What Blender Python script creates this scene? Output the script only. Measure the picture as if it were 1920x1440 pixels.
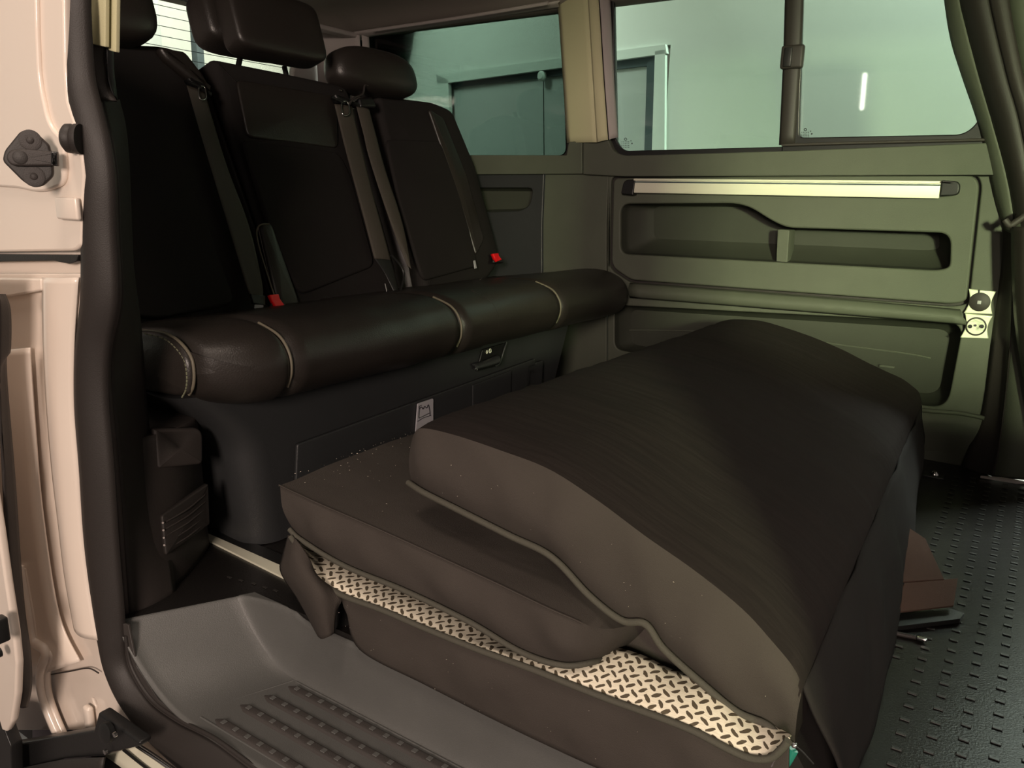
import bpy, bmesh, math, random
from mathutils import Vector, Matrix, noise
random.seed(7)
sc = bpy.context.scene
for o in list(bpy.data.objects): bpy.data.objects.remove(o)
COL = sc.collection

# ------------------------------------------------------------------ camera
F = 1465.24
def cam_basis():
    a = Vector((-1300-960, 315-720, F)); b = Vector((1970-960, 385-720, F))
    X = -a.normalized(); Y = b.normalized(); Y = (Y - X*X.dot(Y)).normalized(); Z = X.cross(Y)
    return X, Y, Z
CX, CY, CZ = cam_basis()
CAM = Vector((0, 0, 0.70))
def vec(c): return Vector((CX.dot(c), CY.dot(c), CZ.dot(c)))
def ray(u, v): return vec(Vector((u-960, v-720, F)))
def px(u, v, x):
    d = ray(u, v); return CAM + d*((x-CAM.x)/d.x)
def py(u, v, y):
    d = ray(u, v); return CAM + d*((y-CAM.y)/d.y)
def pz(u, v, z):
    d = ray(u, v); return CAM + d*((z-CAM.z)/d.z)
def pp(u, v, p, n):
    d = ray(u, v); return CAM + d*((p-CAM).dot(n)/d.dot(n))
cam = bpy.data.objects.new('camera', bpy.data.cameras.new('camera')); COL.objects.link(cam)
r_, u_, b_ = vec(Vector((1,0,0))), vec(Vector((0,-1,0))), vec(Vector((0,0,-1)))
cam.matrix_world = Matrix(((r_.x,u_.x,b_.x,CAM.x),(r_.y,u_.y,b_.y,CAM.y),(r_.z,u_.z,b_.z,CAM.z),(0,0,0,1)))
cam.data.sensor_width = 36; cam.data.lens = F/1920*36; cam.data.clip_start = 0.02
sc.camera = cam

# ------------------------------------------------------------------ world and lights
w = bpy.data.worlds.new('world'); sc.world = w; w.use_nodes = True
w.node_tree.nodes['Background'].inputs[0].default_value = (1.0, .86, .74, 1)
w.node_tree.nodes['Background'].inputs[1].default_value = 0.18
def area(name, loc, target, size, power, color, size_y=None):
    l = bpy.data.lights.new(name, 'AREA'); l.energy = power; l.color = color; l.size = size
    if size_y: l.shape = 'RECTANGLE'; l.size_y = size_y
    o = bpy.data.objects.new(name, l); COL.objects.link(o); o.location = loc
    o.rotation_euler = (Vector(target)-Vector(loc)).to_track_quat('-Z','Y').to_euler()
    return o
area('garage_ceiling_lamp', (-.7, .10, 3.0), (-.75, .55, 0), .45, 40, (1, .82, .68), 1.1)
area('showroom_lamp', (.85, -2.4, 1.35), (-.8, .8, .4), .7, 120, (1, .81, .69), .8)
wl = area('green_side_lamp', (1.4, -.9, 1.0), (-.40, 2.4, .42), .22, 11.5, (.90, 1, .58), .22); wl.data.spread = math.radians(40)
# glowing tube added behind the camera so the front side window mirrors a streak
sp = [py(1652, -60, 6.0), py(1634, 40, 6.0), py(1624, 120, 6.0), py(1616, 205, 6.0)]; TUBE_PTS = [Vector((p.x, 4.8-p.y, p.z)) for p in sp]
area('far_side_lamp', (.6, 3.6, 3.2), (-.6, 4.6, 1.2), .8, 330, (.88, 1, .90), .8)
area('rear_yard_lamp', (-3.6, 2.8, 3.0), (-5.5, 4.0, 1.5), .8, 270, (1, 1, .95), .8)
sc.view_settings.view_transform = 'Standard'; sc.view_settings.look = 'None'
sc.view_settings.exposure = 0.0; sc.view_settings.gamma = 1.0; sc.view_settings.use_curve_mapping = False

# ------------------------------------------------------------------ materials
def srgb(c): return tuple(((x/255)/12.92 if x/255 <= .04045 else ((x/255+.055)/1.055)**2.4) for x in c)+(1,)
def mat(name, c, rough=.5, spec=.5, bump=0, bscale=400, metal=0, var=0, vscale=6, coat=0, stretch=None, bump2=0, b2scale=8, emit=0):
    m = bpy.data.materials.new(name); m.use_nodes = True; nt = m.node_tree; N = nt.nodes; L = nt.links
    b = N['Principled BSDF']; col = srgb(c) if max(c) > 1 else tuple(c)+(1,)
    b.inputs['Base Color'].default_value = col; b.inputs['Roughness'].default_value = rough
    b.inputs['Specular IOR Level'].default_value = spec; b.inputs['Metallic'].default_value = metal
    b.inputs['Coat Weight'].default_value = coat; b.inputs['Coat Roughness'].default_value = .08
    tc = N.new('ShaderNodeTexCoord'); vecout = tc.outputs['Object']
    if stretch:
        mp = N.new('ShaderNodeMapping'); mp.inputs['Scale'].default_value = stretch; L.new(vecout, mp.inputs['Vector']); vecout = mp.outputs['Vector']
    if var:
        n = N.new('ShaderNodeTexNoise'); n.inputs['Scale'].default_value = vscale; n.inputs['Detail'].default_value = 5; L.new(vecout, n.inputs['Vector'])
        mx = N.new('ShaderNodeMix'); mx.data_type = 'RGBA'
        mx.inputs[6].default_value = tuple(x*(1-var) for x in col[:3])+(1,); mx.inputs[7].default_value = tuple(min(1, x*(1+var)) for x in col[:3])+(1,)
        L.new(n.outputs['Fac'], mx.inputs[0]); L.new(mx.outputs[2], b.inputs['Base Color'])
    prev = None
    for st, scl in ((bump2, b2scale), (bump, bscale)):
        if st:
            n = N.new('ShaderNodeTexNoise'); n.inputs['Scale'].default_value = scl; n.inputs['Detail'].default_value = 3; L.new(vecout, n.inputs['Vector'])
            bp = N.new('ShaderNodeBump'); bp.inputs['Strength'].default_value = st; bp.inputs['Distance'].default_value = .02 if scl < 60 else .002
            L.new(n.outputs['Fac'], bp.inputs['Height'])
            if prev: L.new(prev.outputs[0], bp.inputs['Normal'])
            prev = bp
    if prev: L.new(prev.outputs[0], b.inputs['Normal'])
    return m
M = {}
M['paint'] = mat('white_car_paint', (225, 212, 200), .35, .5, coat=.5, bump2=.06, b2scale=5)
M['rubber'] = mat('black_rubber', (42, 38, 36), .55, .4, bump=.15, bscale=600)
M['trim'] = mat('dark_trim_plastic', (50, 45, 43), .55, .4, bump=.25, bscale=900, var=.1, vscale=20)
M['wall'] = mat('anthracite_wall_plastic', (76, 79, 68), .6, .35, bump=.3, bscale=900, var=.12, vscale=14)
M['wallshade'] = mat('recess_shade_plastic', (52, 54, 46), .65, .3, bump=.3, bscale=900, var=.12, vscale=14)  # wall plastic darkened to paint the shade inside the recesses
M['step'] = mat('scuffed_step_plastic', (82, 82, 80), .45, .5, bump=.25, bscale=700, var=.22, vscale=9)
M['floor'] = mat('black_rubber_floor', (28, 26, 25), .28, .35, bump=.2, bscale=300, var=.25, vscale=5)
M['tread'] = mat('tread_mat_rubber', (58, 54, 52), .5, .5, bump=.25, bscale=600, var=.18, vscale=12)
M['stud'] = mat('floor_stud_rubber', (42, 40, 38), .35, .6)
M['cloth'] = mat('black_mattress_cloth', (66, 61, 57), .9, .15, bump=.5, bscale=900, var=.15, vscale=7, bump2=.35, b2scale=7)
M['clothshade'] = mat('mattress_top_shade_cloth', (37, 31, 29), .85, .18, bump=.4, bscale=900, var=.18, vscale=10, stretch=(1, 6, 1), bump2=.22, b2scale=7)  # darker copy of the mattress cloth, with the top's shade in its colour
M['piping'] = mat('mattress_piping', (76, 74, 66), .8, .2, bump=.4, bscale=500)
M['leather'] = mat('black_leather', (40, 36, 33), .38, .5, bump=.25, bscale=350, var=.12, vscale=9)
M['suede'] = mat('black_suede', (36, 33, 32), .85, .2, bump=.3, bscale=800, var=.2, vscale=6)
M['seam'] = mat('pale_piping', (104, 98, 84), .5, .4)
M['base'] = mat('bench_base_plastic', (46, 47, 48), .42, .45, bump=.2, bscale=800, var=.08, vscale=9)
M['belt'] = mat('belt_webbing', (70, 64, 56), .5, .45, bump=.5, bscale=500, stretch=(1, 8, .3), var=.15, vscale=30)
M['alu'] = mat('aluminium_rail', (222, 220, 200), .38, .5, metal=.15, var=.04, vscale=8)
M['chrome'] = mat('chrome', (200, 200, 200), .18, .5, metal=1)
M['blackplastic'] = mat('black_plastic', (24, 24, 24), .4, .5, bump=.15, bscale=500)
M['beige'] = mat('beige_pillar_trim', (190, 186, 150), .75, .3, bump=.2, bscale=900)
M['edge'] = mat('trim_edge_plastic', (78, 70, 68), .5, .4)
M['headliner'] = mat('grey_headliner', (150, 142, 134), .95, .1, bump=.3, bscale=900)
M['lighttrim'] = mat('light_grey_trim', (172, 164, 160), .7, .3, bump=.2, bscale=900)
M['red'] = mat('red_buckle', (225, 25, 30), .35, .5)
M['plate'] = mat('white_socket_plate', (225, 228, 205), .35, .5)
M['label'] = mat('pale_label', (165, 163, 168), .6, .3)
M['ink'] = mat('label_ink', (45, 45, 50), .6, .3)
M['outwall'] = mat('outside_white_wall', (205, 210, 205), .8, .3, var=.03, vscale=2)
M['outframe'] = mat('outside_door_frame', (196, 204, 198), .6, .4)
M['outdoor'] = mat('outside_door_leaf', (165, 172, 170), .7, .3, var=.03, vscale=3)
M['slot'] = mat('dark_header_slot', (70, 82, 86), .8, .2)
M['concrete'] = mat('garage_floor_concrete', (110, 105, 105), .6, .4, var=.2, vscale=4)
M['ground'] = mat('violet_grey_sill', (150, 142, 152), .5, .4)
M['teal'] = mat('teal_glass', (40, 120, 105), .12, .7)
M['card'] = mat('brown_flap_cloth', (84, 66, 58), .9, .15, bump=.3, bscale=700, var=.15, vscale=8)
M['lint'] = mat('white_lint', (205, 195, 180), .9, .2)
M['stitch'] = mat('stitch_thread', (120, 122, 100), .6, .3)

def glass(name, tint, gl=.10):
    m = bpy.data.materials.new(name); m.use_nodes = True; nt = m.node_tree; N = nt.nodes; L = nt.links
    N.remove(N['Principled BSDF']); out = N['Material Output']
    t = N.new('ShaderNodeBsdfTransparent'); t.inputs[0].default_value = tint+(1,)
    g = N.new('ShaderNodeBsdfGlossy'); g.inputs['Roughness'].default_value = .03
    fr = N.new('ShaderNodeFresnel'); fr.inputs[0].default_value = 1.5
    mx = N.new('ShaderNodeMixShader'); L.new(fr.outputs[0], mx.inputs[0]); L.new(t.outputs[0], mx.inputs[1]); L.new(g.outputs[0], mx.inputs[2])
    L.new(mx.outputs[0], out.inputs[0]); return m
M['glass'] = glass('side_window_glass', (.72, .80, .74))
M['glassdark'] = glass('tinted_side_glass', (.30, .37, .33))
M['glassrear'] = glass('tailgate_glass', (.66, .66, .61))

def pattern_mat():
    m = bpy.data.materials.new('tread_print_fabric'); m.use_nodes = True; nt = m.node_tree; N = nt.nodes; L = nt.links
    b = N['Principled BSDF']; b.inputs['Roughness'].default_value = .85; b.inputs['Specular IOR Level'].default_value = .2
    uv = N.new('ShaderNodeUVMap'); sx = N.new('ShaderNodeSeparateXYZ')
    wn = N.new('ShaderNodeTexNoise'); wn.inputs['Scale'].default_value = .9; L.new(uv.outputs[0], wn.inputs['Vector'])
    ws = N.new('ShaderNodeVectorMath'); ws.operation = 'MULTIPLY_ADD'; ws.inputs[1].default_value = (.5, .5, 0); L.new(wn.outputs['Color'], ws.inputs[0]); L.new(uv.outputs[0], ws.inputs[2])
    L.new(ws.outputs[0], sx.inputs[0])
    def mth(op, a, c=None, d=None):
        n = N.new('ShaderNodeMath'); n.operation = op
        for i, q in enumerate((a, c, d)):
            if q is None: continue
            if isinstance(q, (int, float)): n.inputs[i].default_value = q
            else: L.new(q, n.inputs[i])
        return n.outputs[0]
    U, V = sx.outputs[0], sx.outputs[1]
    fu, fv = mth('FLOOR', U), mth('FLOOR', V)
    a = mth('SUBTRACT', mth('SUBTRACT', U, fu), .5); c = mth('SUBTRACT', mth('SUBTRACT', V, fv), .5)
    par = mth('FLOORED_MODULO', mth('ADD', fu, fv), 2)
    mixp = lambda p, q: mth('ADD', mth('MULTIPLY', p, mth('SUBTRACT', 1, par)), mth('MULTIPLY', q, par))
    lx, ly = mixp(a, c), mixp(c, a)
    k = mth('DIVIDE', ly, .68)
    wd = mth('MULTIPLY', mth('SUBTRACT', 1, mth('MULTIPLY', k, k)), .20)
    mask = mth('LESS_THAN', mth('ABSOLUTE', lx), wd)
    nz = N.new('ShaderNodeTexNoise'); nz.inputs['Scale'].default_value = 60; nz.inputs['Detail'].default_value = 3
    nb = N.new('ShaderNodeTexNoise'); nb.inputs['Scale'].default_value = 9
    base = N.new('ShaderNodeMix'); base.data_type = 'RGBA'; base.inputs[6].default_value = srgb((200, 190, 165)); base.inputs[7].default_value = srgb((246, 238, 222))
    L.new(nz.outputs[0], base.inputs[0])
    dk = N.new('ShaderNodeMix'); dk.data_type = 'RGBA'; dk.inputs[6].default_value = srgb((66, 58, 46)); dk.inputs[7].default_value = srgb((98, 88, 72)); L.new(nz.outputs[0], dk.inputs[0])
    mx = N.new('ShaderNodeMix'); mx.data_type = 'RGBA'; L.new(mask, mx.inputs[0]); L.new(base.outputs[2], mx.inputs[6]); L.new(dk.outputs[2], mx.inputs[7])
    L.new(mx.outputs[2], b.inputs['Base Color'])
    bp = N.new('ShaderNodeBump'); bp.inputs['Strength'].default_value = .5; bp.inputs['Distance'].default_value = .004; L.new(mask, bp.inputs['Height']); L.new(bp.outputs[0], b.inputs['Normal'])
    return m
M['pattern'] = pattern_mat()

# ------------------------------------------------------------------ helpers
def link(name, me, m=None, parent=None, smooth=True):
    me.name = name
    if m is not None:
        me.materials.clear(); me.materials.append(M[m] if isinstance(m, str) else m)
    if smooth:
        for p in me.polygons: p.use_smooth = True
    o = bpy.data.objects.new(name, me); COL.objects.link(o)
    if parent: o.parent = parent
    return o
def from_faces(name, vs, fs, m, parent=None, smooth=True):
    me = bpy.data.meshes.new(name); me.from_pydata([tuple(v) for v in vs], [], fs); me.update()
    bm = bmesh.new(); bm.from_mesh(me); bmesh.ops.recalc_face_normals(bm, faces=bm.faces); bm.to_mesh(me); bm.free()
    return link(name, me, m, parent, smooth)
def auto(o, ang=40):
    me = o.data
    bm = bmesh.new(); bm.from_mesh(me)
    for e in bm.edges:
        if len(e.link_faces) == 2 and e.calc_face_angle(0) > math.radians(ang): e.smooth = False
    bm.to_mesh(me); bm.free(); return o
def tag(o, label=None, cat=None, group=None, kind=None):
    if label: o['label'] = label
    if cat: o['category'] = cat
    if group: o['group'] = group
    if kind: o['kind'] = kind
    return o
def thing(name, loc, label, cat, group=None):
    o = bpy.data.objects.new(name, None); COL.objects.link(o); o.empty_display_size = .05; o.location = loc
    bpy.context.view_layer.update()
    return tag(o, label, cat, group)
def adopt(parent, *obs):
    for o in obs:
        o.parent = parent; o.matrix_parent_inverse = Matrix.Translation(-parent.location)
def cat_rom(P, n, closed=False):
    P = [Vector(p) for p in P]; k = len(P); segs = k if closed else k-1; out = []
    for i in range(n):
        t = i*segs/(n if closed else n-1); j = min(int(t), segs-1); f = t-j
        g = (lambda q: P[q % k]) if closed else (lambda q: P[max(0, min(k-1, q))])
        a, b, c, d = g(j-1), g(j), g(j+1), g(j+2)
        out.append(.5*((2*b)+(c-a)*f+(2*a-5*b+4*c-d)*f*f+(3*b-3*c+d-a)*f**3))
    return out
def grid(name, rows, m, parent=None, closed_u=False, closed_v=False, caps=False, thick=0, smooth=True, uv=None):
    nr, ncol = len(rows), len(rows[0]); vs = [p for r in rows for p in r]; fs = []
    for i in range(nr if closed_v else nr-1):
        for j in range(ncol if closed_u else ncol-1):
            a, b = i*ncol, ((i+1) % nr)*ncol
            fs.append((a+j, a+(j+1) % ncol, b+(j+1) % ncol, b+j))
    if caps: fs.append(tuple(range(ncol))); fs.append(tuple(reversed(range((nr-1)*ncol, nr*ncol))))
    o = from_faces(name, vs, fs, m, parent, smooth)
    if uv:
        ul = o.data.uv_layers.new(name='UVMap')
        for lp in o.data.loops:
            i, j = divmod(lp.vertex_index, ncol); ul.data[lp.index].uv = uv(i, j)
    if thick:
        md = o.modifiers.new('solid', 'SOLIDIFY'); md.thickness = thick; md.offset = 0
    return auto(o, 50) if caps else o
def band(name, Lp, Rp, m, parent=None, n=40, k=9, bulge=(0,0,0), thick=.002, shape=1.0):
    """surface between two edge curves, bulging by the given vector"""
    A, B = cat_rom(Lp, n), cat_rom(Rp, n); bv = Vector(bulge)
    return grid(name, [[a.lerp(b, j/(k-1)) + bv*(math.sin(math.pi*j/(k-1))**shape) for j in range(k)] for a, b in zip(A, B)], m, parent, thick=thick)
def tube(name, pts, r, m, parent=None, n=None, seg=10, closed=False, flat=1.0):
    pts = cat_rom(pts, n or max(2, len(pts)*6), closed) if len(pts) > 2 else [Vector(p) for p in pts]
    rows = []; N = len(pts); prev = None
    for i, p in enumerate(pts):
        t = (pts[(i+1) % N]-pts[i-1]) if closed else (pts[min(i+1, N-1)]-pts[max(i-1, 0)])
        t.normalize()
        if prev is None: s = t.cross(Vector((0,0,1)) if abs(t.z) < .9 else Vector((0,1,0))).normalized()
        else: s = (prev - t*prev.dot(t)).normalized()
        prev = s; q = t.cross(s)
        rows.append([p + s*(r*math.cos(a)) + q*(r*flat*math.sin(a)) for a in [2*math.pi*j/seg for j in range(seg)]])
    return grid(name, rows, m, parent, closed_u=True, closed_v=closed, caps=not closed)
def rbox_bm(size, bev=.005, seg=3):
    bm = bmesh.new(); bmesh.ops.create_cube(bm, size=1)
    for v in bm.verts: v.co = Vector((v.co.x*size[0], v.co.y*size[1], v.co.z*size[2]))
    if bev: bmesh.ops.bevel(bm, geom=list(bm.edges), offset=bev, segments=seg, profile=.5, affect='EDGES')
    return bm
def rbox(name, c, size, m, parent=None, bev=.005, seg=3, rot=None):
    bm = rbox_bm(size, bev, seg)
    if rot is not None: bmesh.ops.transform(bm, matrix=rot.to_4x4(), verts=bm.verts)
    bmesh.ops.translate(bm, vec=Vector(c), verts=bm.verts)
    me = bpy.data.meshes.new(name); bm.to_mesh(me); bm.free()
    return auto(link(name, me, m, parent), 50)
def lathe(name, c, axis, prof, m, parent=None, seg=28):
    axis = Vector(axis).normalized(); s = axis.cross(Vector((0,0,1)) if abs(axis.z) < .9 else Vector((1,0,0))).normalized(); t = axis.cross(s)
    rows = [[Vector(c)+axis*h+(s*math.cos(a)+t*math.sin(a))*max(r, 1e-5) for a in [2*math.pi*j/seg for j in range(seg)]] for r, h in prof]
    return auto(grid(name, rows, m, parent, closed_u=True, caps=True), 40)
def roundpoly(pts, r, seg=6):
    """round every corner of a 2D/3D polygon by radius r (number or list)"""
    out = []; n = len(pts)
    for i, p in enumerate(pts):
        p = Vector(p); a = Vector(pts[i-1]); b = Vector(pts[(i+1) % n]); rr = r[i] if isinstance(r, (list, tuple)) else r
        if rr <= 0: out.append(p); continue
        da, db = (a-p), (b-p); la, lb = da.length, db.length; q = min(rr, la*.48, lb*.48)
        s, e = p+da/la*q, p+db/lb*q
        for k in range(seg+1):
            t = k/seg; out.append(s*(1-t)**2 + p*2*t*(1-t) + e*t*t)
    return out
def slab(name, outer, holes, y, thick, m, parent=None, bev=.003, axis='y'):
    """flat plate with holes; outlines are world points lying on the plane y=const (or x=const)"""
    cu = bpy.data.curves.new(name, 'CURVE'); cu.dimensions = '2D'; cu.fill_mode = 'BOTH'; cu.extrude = max(thick/2-bev, .0001); cu.bevel_depth = bev; cu.bevel_resolution = 2; cu.offset = -bev
    for pl in [outer]+list(holes):
        s = cu.splines.new('POLY'); s.points.add(len(pl)-1); s.use_cyclic_u = True
        for q, p in zip(s.points, pl): q.co = ((p.x if axis == 'y' else p.y), p.z, 0, 1)
    t = bpy.data.objects.new('tmp', cu); COL.objects.link(t)
    bpy.context.view_layer.update()
    me = bpy.data.meshes.new_from_object(t.evaluated_get(bpy.context.evaluated_depsgraph_get()))
    bpy.data.objects.remove(t); bpy.data.curves.remove(cu)
    for v in me.vertices:
        a, b, c = v.co
        v.co = (a, y+thick/2-c, b) if axis == 'y' else (y-thick/2+c, a, b)
    return auto(link(name, me, m, parent), 35)
def bowl(name, outline, y0, y1, inset, m, parent=None, axis='y', rounds=3):
    c = sum(outline, Vector())/len(outline); rows = []
    ins = inset if isinstance(inset, (tuple, list)) else (inset, inset, inset, inset)  # left,right,bottom,top
    xs = [p.x for p in outline]; zs = [p.z for p in outline]; x0, x1, z0, z1 = min(xs), max(xs), min(zs), max(zs)
    def sh(p, f):
        tx = (p.x-x0)/(x1-x0); tz = (p.z-z0)/(z1-z0)
        return Vector((p.x + ins[0]*f*(1-tx) - ins[1]*f*tx, 0, p.z + ins[2]*f*(1-tz) - ins[3]*f*tz))
    for f, g in ((0, 0), (.04, .3), (.10, .5), (1.0, 1.0)):
        r = []
        for p in outline:
            q = sh(p, f); q.y = y0+(y1-y0)*g; r.append(q)
        rows.append(r)
    o = grid(name, rows, m, parent, closed_u=True)
    bm = bmesh.new(); bm.from_mesh(o.data); bm.verts.ensure_lookup_table(); n = len(outline)
    bm.faces.new([bm.verts[(len(rows)-1)*n+i] for i in range(n)]); bm.to_mesh(o.data); bm.free()
    return auto(o, 45)
def pad(name, outline, nrm, depth, r, m, parent=None, bulge=.0, wr=0, rings=7):
    """upholstered pad: closed outline (world points, roughly planar), raised along nrm with rounded rim"""
    nrm = Vector(nrm).normalized(); c = sum(outline, Vector())/len(outline); n = len(outline)
    ar = sum(((outline[i]-c).cross(outline[(i+1) % n]-c)).dot(nrm) for i in range(n)); sg = 1 if ar > 0 else -1
    inn = []
    for i in range(n):
        t = (outline[(i+1) % n]-outline[i-1]).normalized(); inn.append(nrm.cross(t)*sg)
    rows = [[p - nrm*0 for p in outline]]
    for k in range(6):
        a = math.pi/2*k/5
        rows.append([p + d*(r*(1-math.cos(a))) + nrm*(depth-r+r*math.sin(a)) for p, d in zip(outline, inn)])
    last = rows[-1]; ct = sum(last, Vector())/n
    for k in range(1, rings+1):
        f = k/rings*.98
        rows.append([p.lerp(ct, f) + nrm*(bulge*(1-(1-f)**2) + (wr*noise.noise(p.lerp(ct, f)*9) if wr else 0)) for p in last])
    back = [p + d*.01 for p, d in zip(outline, inn)]
    o = grid(name, rows, m, parent, closed_u=True)
    bm = bmesh.new(); bm.from_mesh(o.data); bm.verts.ensure_lookup_table(); L = len(rows)
    bm.faces.new([bm.verts[(L-1)*n+i] for i in range(n)]); bm.faces.new([bm.verts[i] for i in reversed(range(n))])
    bmesh.ops.recalc_face_normals(bm, faces=bm.faces); bm.to_mesh(o.data); bm.free()
    return o
def copy_tree(o, parent=None):
    c = o.copy(); COL.objects.link(c)
    if parent: c.parent = parent
    for ch in [x for x in bpy.data.objects if x.parent == o]: copy_tree(ch, c)
    return c
def Y(pts, y): return [py(u, v, y) for u, v in pts]
def X(pts, x): return [px(u, v, x) for u, v in pts]

YW = 2.384
# ------------------------------------------------------------------ SETTING: floor
fl_parts = []
pts = [(-2.6, .60), (-1.178, .60), (-1.172, .625), (-1.085, .79), (-1.068, .803), (1.1, .803), (1.1, YW+.02), (-2.6, YW+.02)]
vs = [(x, y, 0) for x, y in pts]+[(x, y, -.03) for x, y in pts]; n = len(pts)
floor = from_faces('floor', vs, [tuple(range(n)), tuple(reversed(range(n, 2*n)))]+[(i, (i+1) % n, n+(i+1) % n, n+i) for i in range(n)], 'floor', smooth=False)
tag(floor, kind='structure')
bm = rbox_bm((.013, .007, .0016), .0008, 1); stud_me = bpy.data.meshes.new('stud'); bm.to_mesh(stud_me); bm.free()
stud_me.materials.append(M['stud'])
cnt = 0
for i in range(12):
    for j in range(40):
        x = -.098+i*.036; y = .90+j*.036+(0.018 if i % 2 else 0)
        if cnt >= 280 or x < -.09-(y-.98)*.075+.012 or y > 2.30: continue
        p = vec(Vector((0, 0, 1))); q = Vector((x, y, 0))-CAM
        cz_ = q.dot(vec(Vector((0,0,1)))); uu = 960+F*q.dot(r_)/cz_; vv = 720-F*q.dot(u_)/cz_
        if uu > 1935 or vv > 1450: continue
        s = bpy.data.objects.new('stud', stud_me); COL.objects.link(s); s.location = (x, y, .0012); s.parent = floor; cnt += 1
for k, (u, v) in enumerate([(430,1082), (452,1088), (476,1094), (497,1101), (517,1107)]):
    s = bpy.data.objects.new('stud', stud_me); COL.objects.link(s); s.location = pz(u, v, .001); s.scale = (.8, .8, .8); s.parent = floor
# rear floor rail
a, b = pz(395, 1018, 0), pz(560, 1100, 0); a2, b2 = pz(392, 1005, 0), pz(575, 1085, 0)
d = (b-a).normalized(); a -= d*.05; b += d*.02; a2 -= d*.05; b2 += d*.0
lf = Vector((0,0,.004))
rail = thing('seat_rail', a, 'silver seat rail let into the floor beside the bench base', 'rail')
o = from_faces('rail_strip', [a, b, b2, a2, a+lf, b+lf, b2+lf, a2+lf], [(0,1,2,3),(4,5,6,7),(0,1,5,4),(1,2,6,5),(2,3,7,6),(3,0,4,7)], 'alu', smooth=False)
sd = d.cross(Vector((0,0,1)))*-1
o2 = from_faces('rail_slot', [a2+lf, b2+lf, b2+lf+sd*.03, a2+lf+sd*.03, a2, b2, b2+sd*.03, a2+sd*.03], [(0,1,2,3),(4,5,6,7),(0,1,5,4),(1,2,6,5),(2,3,7,6),(3,0,4,7)], 'blackplastic', smooth=False)
adopt(rail, o, o2)
# lashing eye, front threshold, seat runner at the right
le = thing('lashing_eye', pz(1752, 888, 0), 'small chrome lashing eye in black floor at right wall', 'lashing eye')
c = pz(1752, 889, .006)
adopt(le, rbox('eye_cup', c-Vector((0,0,.004)), (.05, .04, .006), 'blackplastic', None, .002), lathe('eye_stud', c-Vector((0,0,.004)), (0,0,1), [(.011, 0), (.011, .006), (.006, .012), (0, .013)], 'chrome'))
th = [pz(1838, 896, .002), pz(1905, 907, .002), pz(1990, 908, .002), pz(1990, 901, .002), pz(1905, 900, .002)]
tag(from_faces('trim_1', th+[p+Vector((0,0,.006)) for p in th], [(0,1,2,3,4), (9,8,7,6,5)]+[(i, (i+1) % 5, 5+(i+1) % 5, 5+i) for i in range(5)], M['lighttrim'], smooth=False), kind='structure')

# ------------------------------------------------------------------ SETTING: entry step (well beside the sliding door)
D = .112
def wellz(x, y):
    dx = (x+1.175)/.20; dy = (.803-y)/.03
    a, b_ = max(0, 1-dx), max(0, 1-dy)
    r = min(1, math.hypot(a, b_)); t = 1-r
    return -D*(1-(1-t)**2.4)
rows = []
xs = [-1.175+.004*i for i in range(60)]+[-.93+.02*i for i in range(75)]
ys = [.604+.0086*i for i in range(19)]+[.775+.0015*i for i in range(19)]
for y in ys: rows.append([Vector((x - .10*max(0, min(1, (y-.62)/.18))*-1*max(0, 1-(x+1.175)/.4), y, wellz(x, y))) for x in xs])
step = grid('door_step', rows, 'step', thick=.004); tag(step, kind='structure')
tag(slab('trim_9', Y([(215,1165),(240,1172),(256,1250),(296,1312),(352,1358),(480,1436),(620,1520),(400,1520),(250,1420),(185,1200)], .606), [], .606, .004, 'tread', bev=.001), kind='structure')
zt_ = -D+.0006
tm = [pz(378,1345,zt_), pz(384,1334,zt_), pz(470,1304,zt_), pz(548,1278,zt_), pz(560,1280,zt_)]
tm = tm + [Vector((.1, tm[-1].y, zt_)), Vector((.1, tm[0].y-.01, zt_))]
tmo = from_faces('tread_mat', tm+[p-Vector((0,0,.003)) for p in tm], [tuple(range(7)), tuple(reversed(range(7,14)))]+[(i,(i+1) % 7,7+(i+1) % 7,7+i) for i in range(7)], 'tread', step, smooth=False)
# ribs with studs
rib_px = [((408,1352),(700,1524)), ((455,1325),(760,1505)), ((500,1307),(800,1476)), ((545,1290),(870,1462))]
z0 = -D+.001
bm = rbox_bm((.0085, .0085, .0016), .0007, 1); sm = bpy.data.meshes.new('stud'); bm.to_mesh(sm); bm.free(); sm.materials.append(M['step'])
ry = [py_ for py_ in [(pz(408,1352,z0).y), pz(455,1325,z0).y, pz(500,1307,z0).y, pz(545,1290,z0).y]]
rx = [pz(408,1352,z0).x, pz(455,1325,z0).x, pz(500,1307,z0).x, pz(545,1290,z0).x]
def rib(x0, y0, L):
    wd = .0095; hh = .005; rr = []
    N = 44
    for i in range(N+1):
        t = i/N; x = x0+L*t; e = min(1, min(t, 1-t)*L/.012); e = math.sqrt(max(0, 1-(1-e)**2))
        rr.append([Vector((x, y0+wd*e*c, z0+hh*e*math.sqrt(max(0, 1-abs(c)**3))*1.0)) for c in [-1+.2*k for k in range(11)]])
    return grid('rib', rr, 'tread', step)
for k in range(4):
    r = rib(rx[k]-.01, ry[k], .95)
    for i in range(14):
        s = bpy.data.objects.new('stud', sm); COL.objects.link(s); s.parent = r; s.location = (rx[k]+.016+i*.0285, ry[k], z0+.0055)
yy0 = pz(372,1345,z0).y-.004
for (A, B) in ((pz(380,1332,z0), pz(550,1277,z0)), (pz(376,1345,z0), pz(600,1479,z0)), (pz(556,1279,z0), pz(900,1460,z0))):
    tube('mat_edge', [A, A.lerp(B, .33), A.lerp(B, .66), B], .0022, 'step', step)

# ------------------------------------------------------------------ SETTING: far wall
wall = thing('wall_far', (0, YW, 0), None, None); tag(wall, kind='structure')
def W(o): adopt(wall, o); return o
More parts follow.
